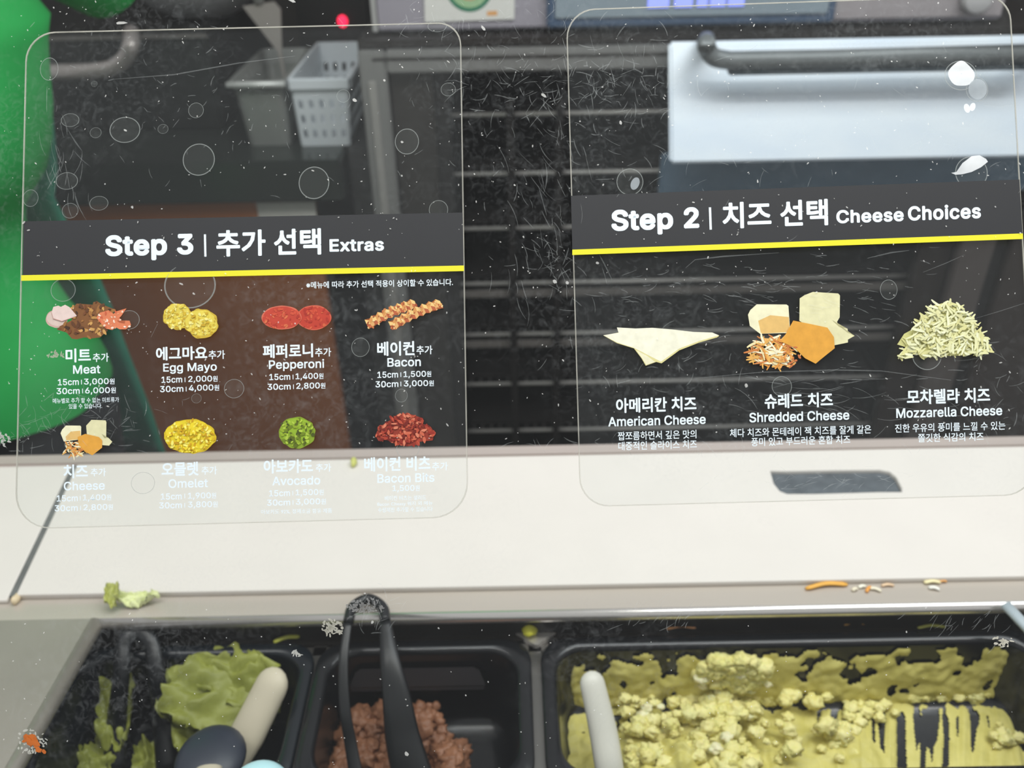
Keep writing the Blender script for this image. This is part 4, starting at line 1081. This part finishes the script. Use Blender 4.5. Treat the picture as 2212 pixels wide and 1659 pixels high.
# wire shelves
m_wire = mat('dull_wire', (170, 168, 164), .4, .3, var=.1)
m_wire2 = mat('dim_wire', (120, 116, 112), .5, .3, var=.15)
sx0 = ony(980, 500, YO + .05).x; sx1 = rx0 + .01
zs_ = []
for k, (py, hh, dbl) in enumerate(((247, 6, 0), (375, 8, 0), (493, 7, 0), (612, 6, 1), (722, 7, 1), (829, 8, 0), (930, 9, 0))):
    z = ony(1100, py, YO + .05).z; zs_.append(z)
    bm = bmesh.new()
    add_tube(bm, [(sx0, YO + .05, z), (sx1, YO + .05, z)], .0035, 10)
    add_tube(bm, [(sx0, YO + .21, z), (sx1, YO + .21, z)], .003, 10)
    n = 46
    bm2 = bmesh.new()
    for i in range(n + 1):
        x = sx0 + (sx1 - sx0) * i / n
        add_tube(bm2, [(x, YO + .05, z - .003), (x, YO + .5, z - .003)], .0011, 6)
    sh = obj('wire_shelf', bm, m_wire, cab, True)
    obj('cross_wires', bm2, mat('dark_wire', (62, 60, 58), .5, .3, var=.15), sh, True)
    bm = bmesh.new()                              # dark baking tray lying on it
    for q in range(3):
        tx0 = sx0 + .01 + q * (sx1 - sx0 - .02) / 3; tx1 = tx0 + (sx1 - sx0 - .02) / 3 - .012
        add_box(bm, (tx0, YO + .075, z - .0015), (tx1, YO + .45, z + .006), .002)
    obj('tray_mat', bm, m_black, sh)
    if dbl:
        obj('tray_lip', box((sx0, YO + .046, z - .026), (sx1, YO + .05, z - .012), .001), m_wire2, sh)
for px in (1108, 1192):
    x = ony(px, 650, YO + .23).x
    obj('rack_post', box((x - .006, YO + .035, .22), (x + .006, YO + .046, zr0 - .05)), m_black, cab)
obj('side_panel', box((ony(1204, 800, YO + .06).x, YO + .52, .22), (ony(1500, 800, YO + .06).x, YO + .53, ony(1200, 700, YO + .06).z)), mat('grey_inner_panel', (82, 84, 84), .5, .2), cab)
# pale panel added for the reflection in the door glass, with the bar handle
m_reflection = mat('pale_reflection', (206, 222, 240), 0.35, 0.1, var=0.05, scale=7, stretch=(1, 2.5, 2.5), rgb2=(240, 246, 248))  # bright reflection in the door glass, put into a tilted pale panel
fx0, fx1 = ony(1434, 240, YO - .03).x, ony(2290, 240, YO - .03).x
fz1, fz0 = ony(1800, 86, YO - .03).z, ony(1800, 346, YO - .03).z
fq0, fq1 = ony(1800, 348, YO - .115), ony(1800, 86, YO - .03)
bm = bmesh.new()
add_box(bm, (fx0, 0, 0), (fx1, .012, 1), 0)
for v_ in bm.verts:
    t_ = v_.co.z; v_.co.y = v_.co.y + fq0.y * (1 - t_) + fq1.y * t_; v_.co.z = fq0.z * (1 - t_) + fq1.z * t_
bmesh.ops.bevel(bm, geom=list(bm.edges), offset=.004, segments=2, affect='EDGES')
reflection = obj('reflection_panel', bm, m_reflection, cab)
obj('reflection_skirt', box((fx0 + .004, YO - .02, ony(1800, 420, YO - .02).z), (fx1, YO - .003, fz0 + .01), .004), mat('slate_reflection', (112, 136, 156), .4, .2, var=.15), cab)  # dim lower end of the same painted reflection
m_bar = mat('grey_bar', (112, 117, 118), .4, .3, var=.1)
hy = YO - .10
hl = [ony(1526, 86, YO - .012), ony(1526, 92, hy), ony(1528, 106, hy), ony(1543, 124, hy), ony(1576, 131, hy), ony(1800, 127, hy), ony(2228, 115, hy), ony(2246, 108, hy), ony(2252, 96, hy), ony(2252, 88, YO - .012)]
obj('bar_handle', add_tube(bmesh.new(), smooth_path(hl[:5], 6)[:-1] + hl[4:6] + smooth_path(hl[6:], 5), .0125, 14), m_bar, reflection, True)
obj('underside_shade', box((hl[4].x, hy - .006, hl[4].z - .019), (hl[6].x, hy + .008, hl[4].z - .0115), .002), mat('bar_shade', (58, 70, 78), .5), reflection)  # dark strip painting the shade under the bar
bm = bmesh.new()
for k in range(4):
    z = ony(2200, 335 + k * 36, YO).z; add_box(bm, (ony(2192, 380, YO).x, YO - .001, z - .022), (ony(2300, 380, YO).x, YO + .003, z))
obj('vent_slots', bm, m_black, cab)

# upper oven unit on top
YU = YO + .045
up = thing('upper_oven', 'lavender grey oven unit with a blue-lit display, on top of the bread oven', 'oven', (.4, YU + .2, zt_))
ux0 = ony(812, 40, YU).x; ux1 = ony(2168, 20, YU).x; uz0 = ony(1100, 63, YU).z
obj('body', box((ux0, YU, uz0), (ux1, YU + .4, 1.75), .004), mat('lavender_steel', (170, 166, 176), .4, .3, var=.06, stretch=(1, 1, 3)), up)
obj('foot', box((ux0 + .02, YU + .02, zt_), (ux1 - .02, YU + .38, uz0)), m_black, up)
obj('edge_trim', box((ux0 - .006, YU - .004, uz0), (ux0 + .002, YU + .3, 1.75), .001), mat('pale_trim', (178, 178, 176), .4, .3), up)
obj('control_panel', box((ony(1800, 20, YU).x, YU - .004, uz0 + .006), (ux1 - .004, YU + .001, 1.74), .001), mat('warm_grey_panel', (174, 166, 168), .45, .2), up)
d0, d1 = ony(1180, 20, YU).x, ony(1798, 20, YU).x; dz = ony(1500, 52, YU).z
ds = obj('display', box((d0, YU - .016, dz), (d1, YU - .001, dz + .30), .004), mat('blue_grey_bezel', (74, 94, 120), .35, .1), up)
obj('screen', box((d0 + .012, YU - .019, dz + .014), (d1 - .012, YU - .015, dz + .29), .002), mat('grey_screen', (146, 160, 170), .3, .1), ds)
me_ = bpy.data.materials.new('blue_backlight'); me_.use_nodes = True
b_ = me_.node_tree.nodes['Principled BSDF']; b_.inputs['Base Color'].default_value = (.25, .3, .9, 1); b_.inputs['Emission Color'].default_value = (.30, .36, 1, 1); b_.inputs['Emission Strength'].default_value = .9
bm = bmesh.new()
zz = ony(1500, 10, YU).z
for xa_, xb_ in ((1395, 1440), (1452, 1490), (1500, 1522), (1528, 1560), (1566, 1600)):
    add_box(bm, (ony(xa_, 5, YU).x, YU - .021, zz), (ony(xb_, 5, YU).x, YU - .0185, zz + .04))
tag(obj('lit_digits', bm, me_, ds), 'blue backlit segments')
bm = bmesh.new(); kc = ony(2100, -8, YU)
add_tube(bm, [kc + Vector((0, -.004, 0)), kc + Vector((0, -.024, 0)), kc + Vector((0, -.026, 0))], [.022, .021, .018], 24)
obj('knob', bm, mat('pale_knob', (190, 188, 188), .4), up, True)
# sign card fixed on the upper oven
YC = YU - .003
cd_ = thing('sign_card', 'white card with a green ringed round logo, leaning on the upper oven', 'card', ony(1012, 45, YC))
q = [ony(918, 48, YC), ony(1111, 41, YC), ony(1113, -90, YC), ony(914, -80, YC)]
bm = bmesh.new(); loft(bm, [[p + Vector((0, .0008, 0)) for p in q], [p - Vector((0, .0006, 0)) for p in q]])
obj('card', bm, mat('white_card', (224, 224, 218), .5, var=.03), cd_)
def disc(cx, cy, r, r2, off, m, name):
    c = ony(cx, cy, YC); s = (ony(cx + 1, cy, YC) - c).length; bm = bmesh.new(); n = 40
    a_ = [bm.verts.new(c + Vector((math.cos(2 * math.pi * k / n) * r * s, -off, math.sin(2 * math.pi * k / n) * r * s))) for k in range(n)]
    if r2:
        b2 = [bm.verts.new(c + Vector((math.cos(2 * math.pi * k / n) * r2 * s, -off, math.sin(2 * math.pi * k / n) * r2 * s))) for k in range(n)]
        for k in range(n): bm.faces.new((a_[k], a_[(k + 1) % n], b2[(k + 1) % n], b2[k]))
    else: bm.faces.new(a_)
    return obj(name, bm, m, cd_)
disc(1013, -30, 52, 44, .0008, mat('logo_green', (38, 122, 92), .5), 'logo_ring')
disc(1013, -30, 44, 29, .0008, mat('logo_pale_green', (160, 196, 150), .5, var=.15, scale=200), 'logo_ring')
disc(1013, -30, 29, 0, .0009, mat('logo_tan', (196, 160, 122), .5, var=.2, scale=200), 'logo_centre')
bm = bmesh.new(); p = [ony(1052, 34, YC), ony(1074, 33, YC), ony(1074, 23, YC), ony(1052, 24, YC)]
bm.faces.new([bm.verts.new(v + Vector((0, -.0008, 0))) for v in p])
tag(obj('orange_mark', bm, mat('orange_print', (226, 168, 104), .5), cd_), 'small orange printed mark')

# ------------------------------------------------------------------ back bench at the left, with brown front
YB = 1.40
zb1 = ony(420, 352, YB - .02).z; zb0 = ony(420, 432, YB).z
bxR = ony(716, 700, YB).x; bxL = -1.6
m_brown = mat('brown_panel', (150, 84, 38), .5, var=.10, scale=5, stretch=(1, 1, .3), rgb2=(156, 92, 44))
bench = thing('back_bench', 'dark topped back bench with a plain brown front panel', 'bench', (-.9, YB + .3, 0))
obj('front_panel', box((bxL, YB, 0), (bxR, YB + .02, zb0 - .001), .002), m_brown, bench)
obj('carcass', box((bxL, YB + .02, 0), (bxR, YB + .55, zb0 - .001)), m_black, bench)
obj('worktop', box((bxL, YB - .02, zb0), (ony(742, 380, YB).x, YB + .58, zb1), .004), mat('dark_reflective_top', (56, 62, 58), .22, .5, var=.15, scale=8), bench)
pl = box((ony(556, 450, YB).x, YB - .0015, ony(620, 520, YB).z), (ony(682, 450, YB).x, YB + .0005, ony(620, 436, YB).z))
tag(obj('label_plate', pl, mat('white_sticker', (190, 188, 182), .5, var=.12, scale=40), bench), 'white sticker')
m_side = mat('graphite_panel', (66, 66, 66), .5, .2, var=.1)
gp = thing('gap_panel', 'narrow graphite side panel in the gap between the brown bench and the oven', 'panel', (0, YB, 0))
gx0 = ony(742, 380, YB).x + .004; gx1 = xL - .004
gp.location = ((gx0 + gx1) / 2, YB + .04, 0)
obj('panel', box((gx0, YB + .04, 0), (gx1, YB + .4, ony(770, 320, YB + .04).z), .002), m_side, gp)
# countertop oven with tube handle (left, behind the person)
YK = YB + .16
ko = thing('countertop_oven', 'black countertop oven with a bent steel tube handle, beside the green-shirted person', 'oven', (-.95, YK + .2, zb1))
kx1 = ony(470, 200, YK).x
zk = ony(300, 76, YK).z
obj('body', box((-1.6, YK, zb1), (kx1, YK + .42, zk), .006), mat('appliance_black', (34, 35, 34), .35, var=.15), ko)
obj('top_edge', box((-1.6, YK - .003, zk - .006), (kx1 + .001, YK + .003, zk), .001), m_wire2, ko)
hp = [ony(20, 158, YK - .045), ony(195, 155, YK - .045), ony(243, 147, YK - .045), ony(272, 124, YK - .045), ony(283, 96, YK - .045), ony(284, 70, YK - .002)]
obj('tube_handle', add_tube(bmesh.new(), [hp[0]] + smooth_path(hp[1:], 6), .0135, 16), mat('polished_tube', (176, 168, 164), .3, .4), ko, True)
# steel container with a scoop in it
YS = YB + .05
def px_box(q, y0, y1, h_extra=0): pass
sc_ = thing('steel_container', 'square grey steel container with flared rim, left of the white slotted basket', 'container', ony(560, 300, YS))
sl, sr_ = ony(506, 240, YS).x, ony(622, 240, YS).x
sz1 = ony(560, 176, YS).z; sz0 = zb1
bm = bmesh.new()
def sq(x0, x1, y0, y1, z, r=.012): return rrect(x0, y0, x1, y1, r, z, 5)
w_ = sr_ - sl
loft(bm, [sq(sl + .010, sr_ - .008, YS + .012, YS + .20, sz0), sq(sl + .004, sr_ - .003, YS + .004, YS + .22, sz1 - .02), sq(sl - .003, sr_ + .004, YS - .004, YS + .24, sz1), sq(sl + .002, sr_ - .001, YS + .001, YS + .235, sz1 + .001),
          sq(sl + .008, sr_ - .007, YS + .010, YS + .215, sz1 - .02), sq(sl + .014, sr_ - .012, YS + .018, YS + .19, sz0 + .004)], True, True)
obj('shell', bm, mat('grey_container_steel', (146, 148, 144), .35, .3, var=.12), sc_, False)
bm = bmesh.new()
add_tube(bm, [(sl - .003, YS - .004, sz1 - .004), (sr_ + .003, YS - .004, sz1 - .004)], .005, 10)
obj('rim', bm, mat('bright_rim_steel', (214, 216, 212), .35, .3), sc_, True)
sp = thing('steel_scoop', 'grey triangular steel scoop standing point down in the steel container', 'scoop', ony(606, 116, YS + .12))
tq = [ony(524, 14, YS + .14), ony(592, 4, YS + .14), ony(606, 20, YS + .14), ony(609, 116, YS + .14), ony(600, 112, YS + .14)]
tq2 = Vector((tq[3].x, YS + .14, sz0 + .006))
bm = bmesh.new(); qq = tq[:3] + [tq[3], tq2, tq[4]]
loft(bm, [qq, [p + Vector((0, .004, 0)) for p in qq]])
obj('blade', bm, mat('scoop_steel', (172, 166, 160), .4, .2), sp)
bm = bmesh.new(); add_tube(bm, [ony(560, 8, YS + .142), ony(548, -90, YS + .16)], .009, 12); obj('handle', bm, m_wire, sp, True)
# steel bowl behind, top left
YW = YK + .05
# white slotted basket
bk = thing('slotted_basket', 'white plastic slotted basket on the back bench next to the bread oven', 'basket', ony(685, 300, YS))
bl, br = ony(634, 240, YS).x, ony(748, 240, YS).x
bl2, br2 = ony(624, 176, YS).x, ony(752, 176, YS).x
bz1 = ony(685, 168, YS).z; bz0 = zb1
m_bask = mat('white_grey_plastic', (214, 220, 224), .5, var=.05)
D = .26
bm = bmesh.new()
def slot_wall(bm, a0, a1, b0, b1, nx, nz, t=.003, solid=False):
    """wall between bottom edge a0-a1 and top edge b0-b1 with a grid of slots"""
    def P_(u, w): return a0.lerp(a1, u).lerp(b0.lerp(b1, u), w)
    n = ((a1 - a0).cross(b0 - a0)).normalized() * t
    us = [0.0]; 
    for i in range(nx): us += [(i + .32) / nx, (i + .74) / nx]
    us.append(1.0)
    ws = [0.0, .08]
    for j in range(nz): ws += [.08 + (j + .20) / nz * .66, .08 + (j + .78) / nz * .66]
    ws.append(1.0)
    for i in range(len(us) - 1):
        for j in range(len(ws) - 1):
            isslot = (i % 2 == 1) and (j >= 2 and j % 2 == 0 and j < len(ws) - 1)
            if isslot and j < len(ws) - 2 + 1 and ws[j + 1] < .99: continue
            q = [P_(us[i], ws[j]), P_(us[i + 1], ws[j]), P_(us[i + 1], ws[j + 1]), P_(us[i], ws[j + 1])]
            loft(bm, [q, [p + n for p in q]])
V = Vector
A0, A1, A2, A3 = V((bl + .006, YS + .008, bz0)), V((br - .004, YS + .008, bz0)), V((br - .004, YS + D - .02, bz0)), V((bl + .006, YS + D - .02, bz0))
T0, T1, T2, T3 = V((bl2 + .004, YS, bz1)), V((br2 - .002, YS, bz1)), V((br2 - .002, YS + D, bz1)), V((bl2 + .004, YS + D, bz1))
slot_wall(bm, A0, A1, T0, T1, 5, 3)
slot_wall(bm, A2, A3, T2, T3, 5, 3)
slot_wall(bm, A1, A2, T1, T2, 9, 3)
slot_wall(bm, A3, A0, T3, T0, 9, 3)
loft(bm, [[A0, A1, A2, A3], [p + V((0, 0, .003)) for p in (A0, A1, A2, A3)]])
obj('slotted_walls', bm, m_bask, bk)
bm = bmesh.new()
ri = [(bl2, YS - .004), (br2 + .002, YS - .004), (br2 + .002, YS + D + .004), (bl2, YS + D + .004)]
for i in range(4):
    (ax_, ay_), (bx_, by_) = ri[i], ri[(i + 1) % 4]
    add_box(bm, (min(ax_, bx_) - .003, min(ay_, by_) - .003, bz1 - .018), (max(ax_, bx_) + .003, max(ay_, by_) + .003, bz1), .002)
obj('rim', bm, m_bask, bk)
# dark appliance with a red pilot lamp, between
ra = thing('pilot_box', 'black appliance with a glowing red pilot lamp beside the upper oven', 'appliance', (0, YB + .34, zb1))
ax0, ax1 = ony(640, 40, YB + .36).x, ony(800, 40, YB + .36).x
ra.location = ((ax0 + ax1) / 2, YB + .46, zb1)
obj('body', box((ax0, YB + .36, zb1), (ax1, YB + .56, 1.62), .006), m_black, ra)
mr_ = bpy.data.materials.new('red_lamp'); mr_.use_nodes = True
b_ = mr_.node_tree.nodes['Principled BSDF']; b_.inputs['Base Color'].default_value = (.8, .02, .05, 1); b_.inputs['Emission Color'].default_value = (1, .02, .08, 1); b_.inputs['Emission Strength'].default_value = 2.2
pc = ony(740, 46, YB + .355); bm = bmesh.new(); add_lump(bm, pc, .0095, 0, 0, 1, 3, (1, .6, 1.15))
tag(obj('pilot_lamp', bm, mr_, ra, True), 'glowing red lamp')
# grey mixing bowl on the countertop oven
bc = ony(446, 60, YK + .165)
bw = thing('steel_bowl', 'grey steel bowl on the black countertop oven, partly in view at the top edge', 'bowl', (bc.x, YK + .165, zk))
bm = bmesh.new()
loft(bm, [[V((bc.x + rr * math.cos(t_), YK + .165 + rr * .9 * math.sin(t_), zk + .0008 + hz)) for t_ in (2 * math.pi * k / 40 for k in range(40))] for rr, hz in ((.050, 0), (.062, .004), (.090, .022), (.115, .046), (.130, .078), (.136, .108), (.139, .110), (.134, .110), (.110, .05), (.050, .006))], True, True)
obj('shell', bm, mat('bowl_steel', (176, 176, 178), .4, .1, var=.1), bw, True)

# ------------------------------------------------------------------ person in green, back to us
PX, PY = -0.735, 1.00
m_skin = mat('skin', (206, 160, 132), .55, var=.06, sss=.1)
m_shirt = mat('green_shirt', (20, 168, 70), .8, var=.14, scale=9, bump=.5, bscale=14, rgb2=(40, 190, 94))
m_apron = mat('dark_green_apron', (42, 134, 108), .8, var=.12, scale=12, bump=.2, bscale=20)
m_trou = mat('black_trousers', (30, 32, 36), .85, var=.25, scale=40, bump=.3, bscale=60)
m_hair = mat('black_hair', (26, 22, 20), .5, var=.3, scale=80)
person = thing('person', 'person in a bright green shirt and dark green apron, back turned, at the left edge', 'person', (PX, PY, 0))
def skin_body():
    V3 = []; E = []; RD = []
    def add(p, r, par=None):
        V3.append(p); RD.append(r); i = len(V3) - 1
        if par is not None: E.append((par, i))
        return i
    pel = add((PX, PY, .93), .095)
    bel = add((PX, PY, 1.08), .088, pel); che = add((PX, PY, 1.28), .105, bel); sho = add((PX, PY, 1.40), .085, che)
    nk = add((PX, PY + .01, 1.47), .052, sho); jaw = add((PX, PY + .03, 1.54), .062, nk); hd_ = add((PX, PY + .02, 1.62), .080, jaw); tp = add((PX, PY + .01, 1.69), .060, hd_)
    nose = add((PX, PY + .115, 1.585), .012, jaw)
    # right arm reaches forward
    s1_ = add((PX + .165, PY + .01, 1.385), .055, sho); el = add((PX + .235, PY + .20, 1.235), .041, s1_); wr = add((PX + .225, PY + .32, 1.33), .027, el); pa = add((PX + .222, PY + .36, 1.375), .030, wr)
    for k, (dx, ln) in enumerate(((-.030, .055), (-.010, .068), (.010, .072), (.028, .062))):
        a_ = add((PX + .222 + dx * .9, PY + .395, 1.40), .0105, pa); b2_ = add((PX + .222 + dx, PY + .395 + ln * .4, 1.415), .0092, a_); add((PX + .222 + dx, PY + .395 + ln * .6, 1.39), .008, b2_)
    th = add((PX + .180, PY + .365, 1.365), .0115, pa); add((PX + .175, PY + .40, 1.375), .0095, th)
    # left arm
    s2_ = add((PX - .165, PY + .01, 1.385), .055, sho); e2 = add((PX - .23, PY + .06, 1.12), .041, s2_); w2 = add((PX - .20, PY + .27, 1.08), .027, e2); p2_ = add((PX - .19, PY + .315, 1.085), .030, w2)
    for k, (dx, ln) in enumerate(((-.030, .055), (-.010, .068), (.010, .072), (.028, .062))):
        a_ = add((PX - .19 + dx * .9, PY + .352, 1.09), .0105, p2_); b2_ = add((PX - .19 + dx, PY + .352 + ln * .45, 1.085), .0092, a_); add((PX - .19 + dx, PY + .352 + ln * .7, 1.06), .008, b2_)
    th = add((PX - .148, PY + .325, 1.10), .0115, p2_); add((PX - .145, PY + .36, 1.105), .0095, th)
    for sgn in (-1, 1):
        h_ = add((PX + sgn * .09, PY, .86), .095, pel); kn = add((PX + sgn * .10, PY + .02, .48), .060, h_); an = add((PX + sgn * .10, PY - .01, .09), .040, kn); add((PX + sgn * .105, PY + .12, .035), .032, an)
    me = bpy.data.meshes.new('body'); me.from_pydata(V3, E, []); me.update()
    o = bpy.data.objects.new('body', me); COL.objects.link(o)
    md = o.modifiers.new('skin', 'SKIN'); md.use_smooth_shade = True
    for i, v in enumerate(me.skin_vertices[0].data): v.radius = (RD[i], RD[i]); v.use_root = (i == 0)
    o.modifiers.new('sub', 'SUBSURF').levels = 2
    bpy.context.view_layer.update()
    m2 = bpy.data.meshes.new_from_object(o.evaluated_get(bpy.context.evaluated_depsgraph_get()))
    bpy.data.objects.remove(o); bpy.data.meshes.remove(me); m2.name = 'body'
    m2.materials.clear()
    return m2
obj('body', skin_body(), m_skin, person, True)
def ell(cx, cy, rx, ry, z, n=40, tw=0.0, wob=0.0, sd=0):
    out = []
    for k in range(n):
        a_ = 2 * math.pi * k / n; q_ = 1 + wob * noise.noise(V((math.cos(a_) * 2, math.sin(a_) * 2, z * 6 + sd)))
        out.append(V((cx + rx * q_ * math.cos(a_), cy + ry * q_ * math.sin(a_), z)))
    return out
# shirt: the right-hand outline follows the photo (edge x by height)
def edge_x(px, py): return ony(px, py, PY)
prof = [(232, 842), (222, 800), (196, 745), (150, 690), (98, 620), (60, 560), (36, 500), (38, 460), (62, 420), (84, 380), (95, 320), (98, 240), (96, 160), (96, 90), (100, 40)]
loops = []
for k, (px, py) in enumerate(prof):
    p = edge_x(px, py); lx = PX - .175 - .01 * math.sin(k)
    loops.append(ell((lx + p.x) / 2, PY, (p.x - lx) / 2, .122 + .012 * math.cos(k * .7), p.z, 44, 0, .05, 3))
zt2 = loops[-1][0].z
p = edge_x(100, 40)
loops += [ell(PX, PY, .185, .115, 1.33, 44), ell(PX, PY, .16, .10, 1.41, 44), ell(PX, PY + .005, .075, .075, 1.455, 44)]
sh_o = obj('shirt', loft(bmesh.new(), loops, False, False), m_shirt, person, True)
sl_pts = smooth_path([(PX + .12, PY + .0, 1.36), (PX + .195, PY + .075, 1.325), (PX + .222, PY + .155, 1.280), (PX + .240, PY + .205, 1.248)], 6)
obj('sleeve', add_tube(bmesh.new(), sl_pts, lerp_list([.072, .072, .066, .064], 6), 24, 1.0, V((0, 0, 1)), False), m_shirt, sh_o, True)
sl_pts = smooth_path([(PX - .12, PY, 1.36), (PX - .185, PY + .02, 1.30), (PX - .21, PY + .04, 1.20), (PX - .225, PY + .055, 1.15)], 6)
obj('sleeve', add_tube(bmesh.new(), sl_pts, lerp_list([.072, .072, .066, .064], 6), 24, 1.0, V((0, 1, 0)), False), m_shirt, sh_o, True)
# apron: worn in front (far side), flaring past the hip
PA = PY + .13
ap = [(372, 1010), (355, 965), (330, 890), (300, 815), (270, 740), (240, 660), (205, 580), (165, 520), (138, 478), (112, 430), (118, 370), (112, 300), (104, 220)]
loops = []
for k, (px, py) in enumerate(ap):
    p = ony(px, py, PA); lx = PX - .2 - (.06 if k < 8 else 0)
    n = 26; lp = []
    for j in range(n):
        t_ = j / (n - 1); xx = lx + (p.x - lx) * t_
        lp.append(V((xx, PA + .055 * math.sin(math.pi * t_) + .006 * math.sin(t_ * 17 + k * .3), p.z)))
    loops.append(lp + [q_ + V((0, .004, 0)) for q_ in lp[::-1]])
obj('apron', loft(bmesh.new(), loops, True, True), m_apron, person, True)
tr_ = [(268, 1080), (262, 1000), (258, 930), (254, 880), (232, 835)]
loops = [ell(PX + .10, PY + .0, .075, .085, .06), ell(PX + .10, PY + .0, .085, .10, .40)]
bm = bmesh.new()
lo = []
for k, (px, py) in enumerate(tr_):
    p = ony(px, py, PY); lx = PX - .19
    lo.append(ell((lx + p.x) / 2, PY, (p.x - lx) / 2, .118, p.z, 40, 0, .03, 8))
loft(bm, lo, False, False)
for sgn in (-1, 1):
    loft(bm, [ell(PX + sgn * .10, PY, .065, .075, .07), ell(PX + sgn * .10, PY + .01, .078, .09, .42), ell(PX + sgn * .095, PY, .097, .112, lo[0][0].z + .01)], False, False)
obj('trousers', bm, m_trou, person, True)
bm = bmesh.new(); add_lump(bm, V((PX, PY + .005, 1.645)), .098, 3, .06, 2, 4, (.95, 1.0, 1.0))
for v_ in list(bm.verts):
    if v_.co.y > PY + .055 and v_.co.z < 1.66: v_.co.y = PY + .055
obj('hair', bm, m_hair, person, True)
for sgn in (-1, 1):
    bm = bmesh.new(); add_lump(bm, V((PX + sgn * .104, PY + .05, .042)), .06, 2, .04, 1, 3, (.75, 2.1, .68))
    obj('shoe', bm, mat('black_shoe', (28, 28, 28), .5), person, True)
